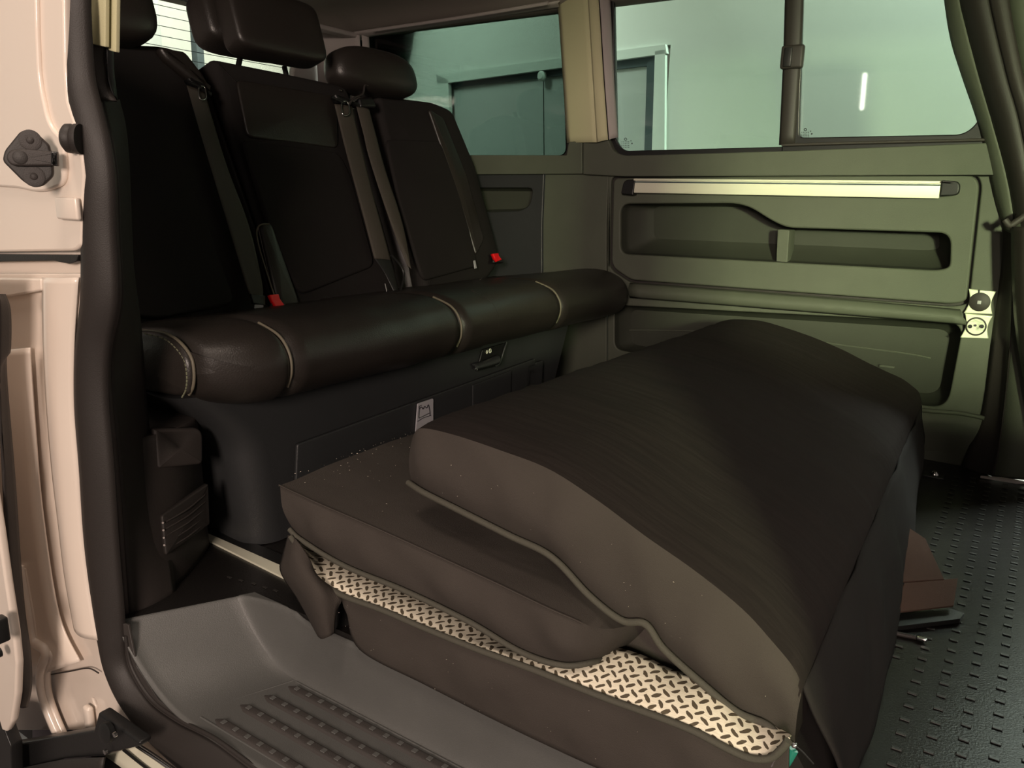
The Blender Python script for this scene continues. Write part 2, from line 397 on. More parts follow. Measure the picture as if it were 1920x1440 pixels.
# band below the windows, proud of the lower panels
sill = roundpoly(Y([(700,293),(1062,292),(1067,268),(1148,266),(1150,330),(1092,326),(700,329)], YW-.018), [0,0,0,0,0,.0,0])
W(slab('sill_panel', roundpoly(Y([(600,290),(1062,291),(1066,266),(1091,264),(1091,326),(600,329)], YW-.02), .004), [], YW-.02, .03, 'wall'))
W(slab('sill_panel', roundpoly(Y([(1093,264),(1140,262),(1150,285),(1170,292),(1478,283),(1850,268),(1885,330),(1170,331),(1093,327)], YW-.02), [.003,.003,.02,.02,0,0,.003,.003,.003]), [], YW-.02, .03, 'wall'))
# rear lower panels
W(slab('side_panel', roundpoly(Y([(600,326),(1020,326),(1016,420),(1016,760),(600,760)], YW), .003), [roundpoly(Y([(860,352),(1000,352),(994,385),(975,396),(860,400)], YW), .02)], YW, .02, 'base'))  # darker plastic than its neighbours, standing in for shade at the rear
W(bowl('armrest_recess', roundpoly(Y([(860,352),(1000,352),(994,385),(975,396),(860,400)], YW), .02), YW+.001, YW+.04, .012, 'wallshade'))
W(slab('side_panel', roundpoly(Y([(1022,326),(1141,326),(1137,420),(1137,760),(1018,760),(1018,420)], YW), .003), [], YW, .02, 'wall'))
# front panel with the storage recess, lower recess
tray = roundpoly(Y([(1163,382),(1395,381),(1447,414),(1475,427),(1782,437),(1781,502),(1755,507),(1163,476)], YW-.012), [.035,.05,.04,.03,.03,.03,.02,.03])
inset_o = roundpoly(Y([(1150,334),(1838,327),(1812,566),(1784,570),(1183,525),(1146,500)], YW-.012), [.02,.04,.04,.03,.02,.03])
frame_o = Y([(1139,326),(1960,322),(1915,600),(1885,775),(1835,950),(1139,860)], YW)
low = roundpoly(Y([(1150,577),(1185,548+20),(1800,612),(1797,660),(1772,770),(1735,780),(1160,720),(1150,600)], YW), [.0,.02,.04,.02,.04,.04,.0,.0])
low = roundpoly(Y([(1152,572),(1806,606),(1775,768),(1152,655)], YW), [.03,.04,.05,.03])
groove = roundpoly(Y([(1146,331),(1843,323),(1816,570),(1786,575),(1182,530),(1141,503)], YW), [.02,.045,.045,.03,.02,.03])
W(slab('side_panel', frame_o, [groove, low], YW, .024, 'wall', bev=.004))
W(slab('groove_back', [p+Vector((0,.02,0)) for p in roundpoly(Y([(1130,320),(1860,315),(1835,590),(1130,540)], YW), .01)], [tray], YW+.014, .004, 'rubber', bev=.0005))
W(slab('storage_panel', inset_o, [tray], YW-.012, .026, 'wall', bev=.005))
W(bowl('storage_tray', tray, YW-.002, YW+.085, (.075, .04, .05, .010), 'wallshade'))
c0, c1 = py(1457,432,YW), py(1478,492,YW)
W(slab('tray_divider', roundpoly(Y([(1458,430),(1480,431),(1476,493),(1455,491)], YW+.008), .004), [], YW+.008, .065, 'wall', bev=.002))
W(bowl('lower_recess', low, YW+.004, YW+.07, (.03,.03,.02,.03), 'wallshade'))
# shelf lip below the storage panel
lipL = Y([(1182,532),(1400,549),(1600,565),(1800,583)], YW-.012); lipR = Y([(1182,556),(1400,573),(1600,589),(1812,606)], YW-.02)
W(band('shelf_lip', lipL, lipR, 'wall', n=20, k=7, bulge=(0,-.012,0), thick=.012))
# lower ledge inside recess (faint line) + small slot
tube_ = tube('recess_line', Y([(1165,627),(1180,619),(1400,625),(1600,650),(1700,663),(1745,672)], YW+.066), .0022, 'wall'); W(tube_)
W(rbox('catch_slot', py(1663,687,YW+.062), (.04,.006,.006), 'wall', None, .001))
# foot of the wall right
W(band('wall_foot', Y([(1700,766),(1740,772),(1800,777),(1842,786)], YW-.004), Y([(1700,872),(1740,868),(1780,872),(1815,880)], YW+.012), 'wall', n=16, k=6, bulge=(0,-.004,0), thick=.01))
W(tube('foot_ledge', Y([(1700,765),(1740,770),(1800,775),(1846,784)], YW-.008), .006, 'wall'))
# B pillar lower: reveal, its shade put in as darker plastic, and front face
E1 = Y([(1884,400),(1879,500),(1860,644),(1841,775),(1811,852),(1800,880)], YW-.002)
E2 = Y([(1906,400),(1901,512),(1895,662),(1879,812),(1866,885),(1862,892)], YW-.06)
E3 = Y([(2060,400),(2060,512),(2055,662),(2050,812),(2045,895),(2045,905)], YW-.06)
W(band('pillar_reveal', E1, E2, 'trim', n=24, k=8, bulge=(.012,.0,0), thick=.006))
W(band('pillar_face', E2, E3, 'wall', n=24, k=6, bulge=(0,-.006,0), thick=.006))
# B pillar upper trim (window side band, post darkened to paint its shade, light band)
A1 = Y([(1768,-60),(1773,0),(1785,75),(1805,140),(1835,228),(1850,290),(1868,370),(1886,430)], YW-.004)
A2 = Y([(1795,-60),(1800,0),(1814,60),(1838,150),(1860,225),(1886,320),(1900,395),(1902,440)], YW-.035)
A3 = Y([(1846,-60),(1855,0),(1868,60),(1890,150),(1910,220),(1930,320),(1945,395),(1950,440)], YW-.075)
A4 = Y([(1885,-60),(1892,0),(1902,60),(1920,150),(1940,220),(1960,320),(1975,395),(1980,440)], YW-.08)
A5 = Y([(2040,-60),(2040,0),(2040,60),(2040,150),(2045,220),(2050,320),(2055,395),(2060,440)], YW-.075)
pill = thing('trim_2', A1[0], None, None); tag(pill, kind='structure')
adopt(pill, band('pillar_band', A1, A2, 'wall', n=40, k=7, bulge=(0,-.008,0), thick=.008),
      band('pillar_post', A2, A3, 'rubber', n=40, k=9, bulge=(.0,-.018,0), thick=.006),
      band('pillar_cover', A3, A4, 'trim', n=40, k=7, bulge=(0,-.01,0), thick=.006),
      band('pillar_cover', A4, A5, 'wall', n=40, k=7, bulge=(0,-.004,0), thick=.006),
      tube('belt_guide', Y([(1884,412),(1893,422),(1905,416),(1925,402)], YW-.10), .008, 'trim'))
# front belt webbing at the right edge
fb = thing('front_seat_belt', py(1915,560,YW-.2), 'dark front seat belt cover hanging at the right edge of the photo', 'seat belt')
adopt(fb, band('belt_webbing', Y([(1897,425),(1898,500),(1903,600),(1918,700),(1935,800)], YW-.10), Y([(1945,425),(1945,500),(1950,600),(1960,700),(1970,800)], YW-.12), 'leather', n=30, k=8, bulge=(0,-.02,0), thick=.004))

# windows: panes and frames ---------------------------------------------------
def window(name, pane, y, gm):
    w_ = thing(name, (sum((p.x for p in pane))/len(pane), y, min(p.z for p in pane)), None, None); tag(w_, kind='structure')
    adopt(w_, slab('pane', pane, [], y, .005, gm, bev=0.0005)); return w_
p1 = roundpoly(Y([(640,-40),(1048,-40),(1053,10),(1062,292),(640,293)], YW+.02), [.01,.01,.01,.03,.01])
w1 = window('window_1', p1, YW+.02, 'glassdark')
adopt(w1, slab('window_frame', roundpoly(Y([(600,-100),(1150,-100),(1158,300),(600,300)], YW+.03), .002), [roundpoly(Y([(640,-60),(1047,-60),(1052,10),(1061,291),(640,292)], YW+.03), [.01,.01,.01,.03,.01])], YW+.03, .01, 'rubber', bev=.001))
p2 = roundpoly(Y([(1140,-120),(1478,-120),(1472,275),(1165,283),(1152,262)], YW+.02), [.01,.0,.0,.02,.02])
w2 = window('window_2', p2, YW+.02, 'glass')
fo = roundpoly(Y([(1128,-120),(1478,-120),(1478,294),(1160,296),(1144,270)], YW+.006), [0,0,0,.03,.03])
fi = roundpoly(Y([(1150,-100),(1473,-100),(1470,275),(1168,283),(1154,262)], YW+.006), [.01,.0,.0,.03,.02])
adopt(w2, slab('window_frame', fo, [fi], YW+.004, .016, 'blackplastic', bev=.003))
p3 = roundpoly(Y([(1500,-120),(1772,-120),(1773,0),(1787,75),(1808,145),(1838,225),(1805,254),(1498,262)], YW+.008), [0,0,.0,.02,.02,.04,.05,.02])
w3 = window('window_3', p3, YW+.012, 'glass')
fo = roundpoly(Y([(1474,-120),(1800,-120),(1800,0),(1815,75),(1833,145),(1858,240),(1845,275),(1466,285)], YW-.006), [0,0,0,0,0,.02,.04,0])
adopt(w3, slab('window_frame', fo, [roundpoly(Y([(1508,-100),(1771,-100),(1773,0),(1787,75),(1808,145),(1838,225),(1808,252),(1498,258)], YW-.006), [0,0,.0,.02,.02,.05,.05,.015])], YW-.006, .018, 'blackplastic', bev=.003))
adopt(w3, band('mullion', Y([(1477,-110),(1474,0),(1470,130),(1463,272)], YW-.008), Y([(1508,-110),(1506,0),(1500,130),(1490,270)], YW-.008), 'rubber', n=16, k=6, bulge=(0,-.006,0), thick=.012))
adopt(w3, tube('frame_rail', Y([(1466,272),(1600,268),(1850,262)], YW-.014), .004, 'trim'))
lt = rbox('latch', py(1486,107,YW-.022), (.062, .022, .062), 'rubber', None, .007)
lt2 = rbox('latch_grip', py(1477,107,YW-.034), (.022, .006, .05), 'blackplastic', None, .002)
adopt(w3, lt, lt2)
# tiny glass stamps
def stamp(w_, u, v, y):
    bm = bmesh.new()
    def q(a, b, sx, sz):
        c = py(u+a, v+b, y-.0035); vs = [bm.verts.new(c+Vector((i*sx, 0, j*sz))) for i, j in ((-1,-1),(1,-1),(1,1),(-1,1))]; bm.faces.new(vs)
    for i in range(10):
        a = i*.628; c = py(u, v-9, y-.0035)
        q(2.2*math.cos(a), -9+2.2*math.sin(a), .0011, .0011)
    random.seed(3)
    for r in range(4):
        for k in range(5): q(-7+k*3.2, -4+r*3.4, random.uniform(.0009, .0018), .0011)
    q(10, -6, .0012, .0016); q(12, -1, .002, .002)
    me = bpy.data.meshes.new('glass_stamp'); bm.to_mesh(me); bm.free(); o = link('glass_stamp', me, 'blackplastic', None, False); adopt(w_, o)
stamp(w2, 1173, 270, YW+.018); stamp(w3, 1510, 252, YW+.01)

# C pillar and its covers
cp = thing('trim_3', py(1100,260,YW-.03), None, None); tag(cp, kind='structure')
adopt(cp, band('pillar_cover', Y([(1040,-60),(1047,10),(1056,140),(1064,268)], YW+.0), Y([(1098,-60),(1104,10),(1112,140),(1120,267)], YW-.035), 'beige', n=20, k=7, bulge=(0,-.006,0), thick=.006),
      band('pillar_cover', Y([(1098,-60),(1104,10),(1112,140),(1120,267)], YW-.035), Y([(1116,-60),(1123,10),(1131,140),(1140,262)], YW-.03), 'beige', n=20, k=6, bulge=(0,-.005,0), thick=.006),
      band('pillar_edge', Y([(1118,-60),(1125,10),(1133,140),(1142,262)], YW-.028), Y([(1138,-60),(1144,10),(1150,140),(1158,258)], YW+.0), 'lighttrim', n=20, k=6, bulge=(0,-.006,0), thick=.006))
# header rail above rear side window
adopt(cp, band('window_header', Y([(640,64),(690,56),(870,30),(1050,2)], YW-.03), Y([(640,74),(690,68),(870,40),(1050,13)], YW+.0), 'lighttrim', n=16, k=7, bulge=(0,-.012,0), thick=.006),
      tube('header_bar', Y([(700,57),(870,32),(1028,6)], YW-.05), .006, 'lighttrim'))
# ceiling
rows = []
for i in range(40):
    x = -2.62+i*.1; r = []
    for j in range(41):
        y = .62+j*(YW+.03-.62)/40; e = min((y-.55)/.25, (YW+.05-y)/.22, 1); e = math.sin(max(0, e)*math.pi/2)
        ex = max(0, min(1, (x+2.70)/.35)); r.append(Vector((x, y, 1.275+.085*e*math.sin(ex*math.pi/2)**.6 + (.0 if y < 2.2 else 0))))
    rows.append(r)
ceil = grid('ceiling', rows, 'headliner', thick=.012); tag(ceil, kind='structure')
cl = thing('ceiling_light', px(950, 1, -1.75), 'small white interior lamp in the grey headliner at the top edge', 'ceiling light')
c = pz(945, -4, 1.345)
adopt(cl, rbox('lamp_housing', c+Vector((0,0,.003)), (.09,.05,.03), 'lighttrim', None, .006), rbox('lamp_lens', c-Vector((0,0,.011)), (.07,.035,.008), 'plate', None, .003))
# roof shell + near upper side frame (throws the real shade of the roof)
def plate(name, vs, m='paint'):
    return tag(from_faces(name, vs, [(0,1,2,3)], m, smooth=False), kind='structure')
roof = rbox('roof', (-.8, 1.5, 1.41), (3.9, 1.86, .05), 'paint', None, .02); tag(roof, kind='structure')
fd = rbox('door_3', (.88, .60, .22), (1.1, .08, .84), 'trim', None, .03); tag(fd, kind='structure')  # unseen front door, its top height set to cut low side light
nb = rbox('trim_8', (.22, .60, .55), (.20, .08, 1.6), 'trim', None, .02); tag(nb, kind='structure')  # unseen near pillar, sized to keep side light off the mattress
hd = rbox('trim_4', (-.1, .60, 1.36), (2.5, .07, .14), 'rubber', None, .02); tag(hd, kind='structure')

# rear wall, tailgate window
wr = thing('wall_rear', (-2.56, 1.5, 0), None, None); tag(wr, kind='structure')
XR = -2.56
win = roundpoly(X([(160,-110),(560,30),(548,175),(200,90)], XR), [.03,.05,.03,.03])
outer = [Vector((XR, .60, 0)), Vector((XR, YW+.03, 0)), Vector((XR, YW+.03, 1.40)), Vector((XR, .60, 1.40))]
adopt(wr, slab('tailgate_trim', outer, [win], XR, .03, 'lighttrim', axis='x', bev=.004))
w4 = thing('window_4', (XR-.02, 2, 1), None, None); tag(w4, kind='structure')
adopt(w4, slab('pane', [p+Vector((-.02,0,0)) for p in win], [], XR-.022, .005, 'glassrear', axis='x', bev=.0005))
bm = bmesh.new()
for k in range(11):
    z = 1.0+k*.032
    for a in (0,):
        vs = [bm.verts.new(q) for q in (Vector((XR-.016, 1.2, z)), Vector((XR-.016, 2.2, z)), Vector((XR-.016, 2.2, z+.0022)), Vector((XR-.016, 1.2, z+.0022)))]; bm.faces.new(vs)
me = bpy.data.meshes.new('heating_wires'); bm.to_mesh(me); bm.free(); hw = link('heating_wires', me, 'slot', None, False); tag(hw, kind='stuff'); adopt(w4, hw)
# D pillar column between tailgate and side window
DL = X([(588,-20),(590,60),(592,66),(600,180)], XR+.10); DR = Y([(676,-20),(678,62),(680,70),(684,200)], YW-.01)
dp = thing('trim_5', DL[0], None, None); tag(dp, kind='structure')
adopt(dp, band('pillar_cover', X([(590,62),(592,90),(596,140),(602,260)], XR+.06), Y([(674,63),(676,95),(680,150),(688,260)], YW-.02), 'lighttrim', n=14, k=9, bulge=(-.01,.01,0), thick=.006),
      band('window_edge', Y([(678,66),(680,95),(683,150),(690,260)], YW-.02), Y([(691,64),(693,95),(697,150),(704,260)], YW+.005), 'lighttrim', n=14, k=5, bulge=(0,-.003,0), thick=.005),
      rbox('pillar_cap', px(632, 60, -2.35), (.05, .30, .018), 'lighttrim', None, .006))

# ------------------------------------------------------------------ near side: trim, seal, body, door
tr = thing('trim_6', (-1.2, .65, 0), None, None); tag(tr, kind='structure')
ridgeL = Y([(186,190),(200,260),(211,340),(215,440),(219,560),(203,650),(202,727),(212,855),(220,980),(231,1165)], .628)
ridgeR = Y([(190,188),(206,255),(218,335),(222,438),(227,561),(209,655),(208,727),(220,855),(230,980),(243,1165)], .634)
panR = [px(222,187,-1.16), px(233,233,-1.17), px(240,300,-1.18), px(245,420,-1.2), px(250,507,-1.22), px(263,613,-1.235), px(270,707,-1.24), px(279,803,-1.25), px(300,900,-1.25), px(330,1120,-1.19)]
adopt(tr, band('trim_edge', ridgeL, ridgeR, 'edge', n=60, k=6, bulge=(0,-.004,0), thick=.003),
      band('pillar_panel', ridgeR, panR, 'trim', n=60, k=10, bulge=(.008,-.004,0), thick=.004))
# wheel housing cover, bulging into the cabin
rows = []
for i in range(26):
    t = i/25; v = 800+t*300
    zt = .285*(1-t); xx = -1.245+.0*t
    L0 = Vector((-1.225+.04*t, .69-.02*t, zt)); R0 = Vector((-1.262-.045*t, .838+.035*t, zt)); Rb = Vector((-1.60, .90, zt))
    r = []
    for j in range(14):
        s = j/13; p = L0.lerp(R0, s); p.x += .018*math.sin(math.pi*s); r.append(p)
    for j in range(1, 8):
        s = j/7; p = R0.lerp(Rb, s); p.y += .012*math.sin(math.pi*s); r.append(p)
    rows.append(r)
top = [[Vector((p.x, p.y, p.z)) + Vector((-.02*k, 0, .006*math.sin(k))) for p in rows[0]] for k in ()]
whc = grid('wheel_housing', rows, 'trim', None, thick=.004)
capv = rows[0]+[Vector((-1.6, .66, .285))]
capo = from_faces('housing_top', capv, [tuple(range(len(capv)))], 'trim', smooth=False)
adopt(tr, whc, capo)
# pocket and grille on the housing
pk = roundpoly([px(281,802,-1.232), px(374,800,-1.232), px(374,868,-1.225), px(289,877,-1.225)], [.004,.02,.01,.006])
adopt(tr, pad('pocket_lid', pk, (1,0,0), .012, .006, 'trim', bulge=.004))
gr = roundpoly([px(297,965,-1.212), px(385,905,-1.235), px(388,980,-1.232), px(305,1040,-1.205)], [.006,.004,.004,.006])
gl = pad('speaker_grille', gr, (1,0,0), .010, .003, 'rubber', bulge=.004)
gsl = []
for k in range(4):
    c = px(305+k*.9, 980+k*14, -1.198); q = lathe('grille_stud', c, (1,0,0), [(.0018,0),(.0018,.002),(0,.003)], 'lighttrim', None, 8); gsl.append(q)
for k in range(5):
    a, b = px(312, 978+k*13, -1.200), px(384, 928+k*13, -1.222); gsl.append(tube('grille_rib', [a, (a+b)/2+Vector((.006,0,0)), b], .0016, 'trim'))
adopt(tr, gl, *gsl)
# upper D-pillar covers at top left (beige + olive)
adopt(tr, slab('pillar_cover', roundpoly(Y([(171,-60),(198,-60),(197,88),(171,82)], .625), .002), [], .625, .006, 'beige', bev=.001),
      slab('pillar_cover', roundpoly(Y([(203,-60),(219,-60),(217,98),(203,94)], .635), .002), [], .635, .006, 'beige', bev=.001),
      band('pillar_cover', Y([(172,84),(172,110),(176,150),(186,186)], .625), Y([(197,89),(197,120),(203,160),(219,190)], .64), 'trim', n=14, k=6, bulge=(0,-.004,0), thick=.003),
      band('belt_slot', Y([(199,-60),(199,90),(200,140),(212,180)], .64), Y([(206,-60),(212,95),(214,140),(219,188)], .65), 'blackplastic', n=14, k=4, thick=.003))

# door seal: thick rubber profile round the opening
SL = [(108,-60),(118,0),(122,60),(130,140),(143,205),(153,262),(159,340),(161,430),(158,560),(149,650),(147,740),(155,880),(163,1020),(178,1130),(190,1195),(204,1250),(226,1305),(262,1362),(300,1405),(345,1445),(420,1500)]
SR = [(162,-60),(170,0),(174,80),(180,150),(193,205),(208,270),(216,340),(218,430),(222,560),(207,650),(204,740),(215,880),(224,1020),(233,1130),(237,1190),(245,1250),(282,1312),(335,1352),(400,1385),(470,1436),(560,1500)]
seal = tag(band('door_seal', Y(SL, .60), Y(SR, .61), 'rubber', n=120, k=13, bulge=(0,-.020,0), thick=.004, shape=.7), 'black rubber door seal around the sliding door opening', 'door seal')
tag(tube('trim_7', Y([(236,1192),(247,1250),(284,1311),(337,1350),(402,1384),(472,1434),(560,1494)], .605), .0035, 'rubber'), kind='structure')

# white body jamb
YB = .585
jb = thing('wall_near', (-1.4, YB, -.3), None, None); tag(jb, kind='structure')
up = Y([(-140,-80),(125,-80),(128,60),(140,160),(158,240),(163,300),(165,420),(158,505),(158,540),(-140,540)], YB+.012)
adopt(jb, slab('body_panel', up, [], YB+.012, .01, 'paint', bev=.001))
adopt(jb, slab('body_panel', roundpoly(Y([(-140,-80),(118,-80),(121,120),(126,190),(150,260),(157,330),(154,400),(152,460),(140,471),(-140,475)], YB-.004), [0,0,0,0,.02,0,.0,.004,.01,0]), [], YB-.004, .012, 'paint', bev=.004))
adopt(jb, slab('body_panel', roundpoly(Y([(-140,-80),(65,-80),(68,60),(72,150),(90,235),(118,262),(122,345),(75,362),(30,352),(-140,340)], YB-.010), [0,0,0,.02,.03,.01,.02,.03,.01,0]), [], YB-.010, .008, 'paint', bev=.0035))
adopt(jb, slab('slot', roundpoly(Y([(-140,476),(146,478),(144,490),(130,495),(100,489),(-140,493)], YB-.002), .004), [], YB-.002, .012, 'blackplastic', bev=.001))
lower = Y([(-140,512),(156,512),(156,560),(147,650),(146,740),(154,880),(162,1020),(177,1130),(189,1200),(203,1255),(226,1308),(262,1366),(300,1409),(345,1450),(250,1450),(200,1410),(170,1370),(-140,1370)], YB+.004)
adopt(jb, slab('body_panel', lower, [roundpoly(Y([(173,1309),(178,1310),(184,1324),(179,1327)], YB+.004), .004), roundpoly(Y([(218,1340),(223,1341),(229,1355),(224,1358)], YB+.004), .004)], YB+.004, .010, 'paint', bev=.003))
adopt(jb, slab('hole_back', Y([(165,1300),(235,1335),(240,1370),(165,1340)], YB+.016), [], YB+.016, .004, 'blackplastic', bev=.0005))
adopt(jb, band('body_rib', Y([(80,520),(82,640),(88,760),(98,880),(110,980),(122,1080),(140,1180)], YB-.004), Y([(148,520),(140,640),(139,760),(148,880),(156,1000),(168,1100),(186,1200)], YB+.0), 'paint', n=40, k=9, bulge=(0,-.008,0), thick=.003),
      band('body_rib', Y([(-60,660),(-60,800),(-50,1000),(-30,1200),(0,1290)], YB-.006), Y([(56,652),(66,800),(80,960),(110,1150),(150,1240)], YB-.006), 'paint', n=30, k=9, bulge=(0,-.006,0), thick=.003),
      slab('body_panel', roundpoly(Y([(-60,520),(76,522),(78,545),(18,556),(-60,558)], YB-.008), .004), [], YB-.008, .008, 'paint', bev=.003))
sc_ = [(38,1060),(52,1140),(63,1200),(86,1222),(76,1262),(82,1310),(108,1375),(130,1410)]
adopt(jb, tube('body_flange', Y(sc_, YB-.015), .010, 'paint', flat=.8), tube('body_flange', Y([(x+13, y+4) for x, y in sc_], YB-.008), .006, 'paint'))
adopt(jb, tube('panel_seam', Y([(84,1275),(92,1266),(130,1259),(165,1253),(185,1262)], YB-.004), .0012, 'trim'))
adopt(jb, rbox('body_tab', py(128,391,YB-.010), (.055,.008,.03), 'paint', None, .003), rbox('body_tab', py(167,1345,YB-.006), (.02,.012,.045), 'paint', None, .005))
adopt(jb, slab('body_sill', roundpoly(Y([(60,1300),(100,1330),(150,1400),(200,1500),(60,1500)], YB+.03), .004), [], YB+.03, .01, 'ground', bev=.002))
adopt(jb, slab('underbody', [Vector((-2.4,0,-.10)), Vector((-1.2,0,-.25)), Vector((1,0,-.25)), Vector((1,0,-.5)), Vector((-2.4,0,-.5))], [], .66, .01, 'blackplastic', bev=.001))
# chrome lower sill track
sl = thing('sill_track', py(240,1410,.56), 'bright metal sliding door track at the bottom left sill', 'door track')
adopt(sl, band('track_plate', Y([(196,1416),(230,1440),(280,1480)], .555), Y([(262,1398),(300,1424),(360,1470)], .575), 'alu', n=12, k=6, thick=.003),
      tube('track_lip', Y([(258,1398),(300,1426),(370,1476)], .57), .004, 'chrome'), tube('track_lip', Y([(232,1406),(275,1440),(330,1480)], .562), .0025, 'blackplastic'))

# bracket and buffer
br = thing('striker_bracket', py(60, 300, YB-.02), 'dark metal door striker bracket with lever on white body pillar', 'bracket')
BRN = Vector((.80, -.60, 0)); BRP = py(104, 300, YB-.020)
def bq(pts, off=0): return [pp(u, v, BRP+BRN*off, BRN) for u, v in pts]
adopt(br, pad('bracket_plate', roundpoly(bq([(6,302),(10,283),(40,246),(62,243),(94,272),(96,282),(100,285),(102,330),(82,349),(64,352),(44,340)]), .005), BRN, .006, .003, 'rubber', bulge=.0))
for u, v in ((57,263),(64,331)):
    adopt(br, lathe('washer', bq([(u, v)], .0055)[0], BRN, [(.0135,0),(.0135,.001),(.0115,.0016),(.0048,.0012),(.0035,.0024),(0,.0026)], 'trim'))
lev = roundpoly(bq([(13,298),(18,283),(36,279),(108,285),(110,311),(50,312),(24,311)], .006), [.01,.01,.006,.002,.002,.006,.008])
adopt(br, pad('lever', lev, BRN, .008, .003, 'trim', bulge=.0), lathe('pivot', bq([(38,295)], .013)[0], BRN, [(.009,0),(.009,.0012),(.0075,.002),(0,.0022)], 'rubber'))
adopt(br, pad('lever_end', roundpoly(bq([(98,284),(110,285),(111,312),(98,311)], .008), .001), BRN, .010, .002, 'blackplastic'))
bf = thing('rubber_buffer', py(138, 258, YB-.03), 'round black rubber buffer beside the door seal', 'buffer')
adopt(bf, lathe('buffer_head', py(152,261,YB-.004), (-.80,-.58,.04), [(.0195,0),(.0195,.006),(.0175,.009),(.019,.012),(.0185,.018),(.014,.022),(0,.0235)], 'rubber'))

# open sliding door (only its front edge is in view)
dr = thing('door_1', py(20, 900, .47), None, None); tag(dr, kind='structure')
YD = .50
shell = Y([(-400,500),(-40,505),(-40,560),(-38,680),(-30,760),(-12,900),(4,1000),(18,1100),(32,1190),(38,1250),(36,1310),(28,1360),(18,1378),(10,1375),(0,1340),(-60,1330),(-400,1330)], YD-.02)
adopt(dr, slab('door_shell', roundpoly([p+Vector((-.012,0,0)) for p in shell], .004), [], YD-.02, .012, 'paint', bev=.004))
adopt(dr, band('door_rubber', Y([(-8,548),(-2,560),(-2,680),(2,760),(7,900),(12,1000),(20,1100),(30,1190),(36,1260),(34,1312)], YD), Y([(8,552),(18,585),(18,655),(10,690),(27,900),(38,1060),(46,1150),(57,1230),(58,1290),(50,1325)], YD+.02), 'rubber', n=60, k=9, bulge=(.006,-.008,0), thick=.004),
      rbox('door_catch', py(0,1180,YD-.045), (.02,.02,.04), 'blackplastic', None, .004), lathe('door_bolt', py(1,1222,YD-.035), (0,-1,0), [(.008,0),(.008,.006),(.004,.009),(0,.009)], 'blackplastic', None, 16),
      slab('door_lower_edge', roundpoly(Y([(-60,1330),(0,1345),(12,1380),(20,1400),(24,1500),(-60,1500)], YD), .004), [], YD, .02, 'blackplastic', bev=.002))
arm = roundpoly(Y([(8,1398),(60,1390),(175,1370),(184,1336),(262,1392),(262,1400),(206,1412),(196,1418),(120,1424),(70,1440),(40,1470),(-10,1500),(-10,1410)], .535), .004)
am = slab('roller_arm', arm, [], .535, .02, 'blackplastic', bev=.004); adopt(dr, am)
bpy.context.view_layer.update()
def sub(par, *obs):
    bpy.context.view_layer.update()
    for o in obs: o.parent = par; o.matrix_parent_inverse = par.matrix_world.inverted()
sub(am, lathe('roller', py(205,1372,.53), (0,-1,.2), [(.016,0),(.016,.008),(.010,.010),(0,.010)], 'blackplastic', None, 20),
      lathe('arm_bolt', py(218,1376,.52), (0,-1,0), [(.004,0),(.004,.004),(0,.005)], 'chrome', None, 10), lathe('arm_bolt', py(200,1408,.52), (0,-1,0), [(.004,0),(.004,.004),(0,.005)], 'chrome', None, 10),
      band('arm_cover', Y([(40,1440),(120,1424),(196,1420)], .53), Y([(60,1500),(150,1490),(215,1480)], .54), 'rubber', n=12, k=6, bulge=(0,-.01,0), thick=.004))

# ------------------------------------------------------------------ outside: yard wall with door, rear wall, ground
d0 = ray(-640, 329); d0 = Vector((d0.x, d0.y, 0)).normalized()
if d0.x > 0: d0 = -d0
P0 = py(1230, 200, 4.3); nrm = Vector((d0.y, -d0.x, 0)); nrm = nrm if nrm.y < 0 else -nrm
def po(u, v, off=0): return pp(u, v, P0+nrm*off, nrm)
ow = thing('wall_outside', P0.copy(), None, None); tag(ow, kind='structure')
def quadbox(name, uvs, off, th, m, par, bev=0):
    f = [po(u, v, off) for u, v in uvs]; b = [p-nrm*th for p in f]; n = len(f)
    o = from_faces(name, f+b, [tuple(range(n)), tuple(reversed(range(n, 2*n)))]+[(i, (i+1) % n, n+(i+1) % n, n+i) for i in range(n)], m, smooth=False); adopt(par, o); return o
A_ = po(1245, 300); 
zb, zt = -.62, 3.2
def wpt(s, z): return Vector((P0.x, P0.y, 0)) + (-d0)*s + Vector((0,0,z))
sA = (po(1250,200)-P0).dot(-d0); sB = (po(820,200)-P0).dot(-d0)
topz = po(1245,85).z+.0
for (s0, s1, z0_, z1_) in ((sA, sA+4.5, zb, zt), (sB, sA, topz, zt), (sB-5, sB, zb, zt)):
    f = [wpt(s0,z0_), wpt(s1,z0_), wpt(s1,z1_), wpt(s0,z1_)]; b = [p-nrm*.1 for p in f]
    adopt(ow, from_faces('wall_panel', f+b, [(0,1,2,3),(7,6,5,4),(0,1,5,4),(1,2,6,5),(2,3,7,6),(3,0,4,7)], 'outwall', smooth=False))
dd = thing('door_2', po(1030, 300), None, None); tag(dd, kind='structure')
def L_(u, v0, dy): return v0
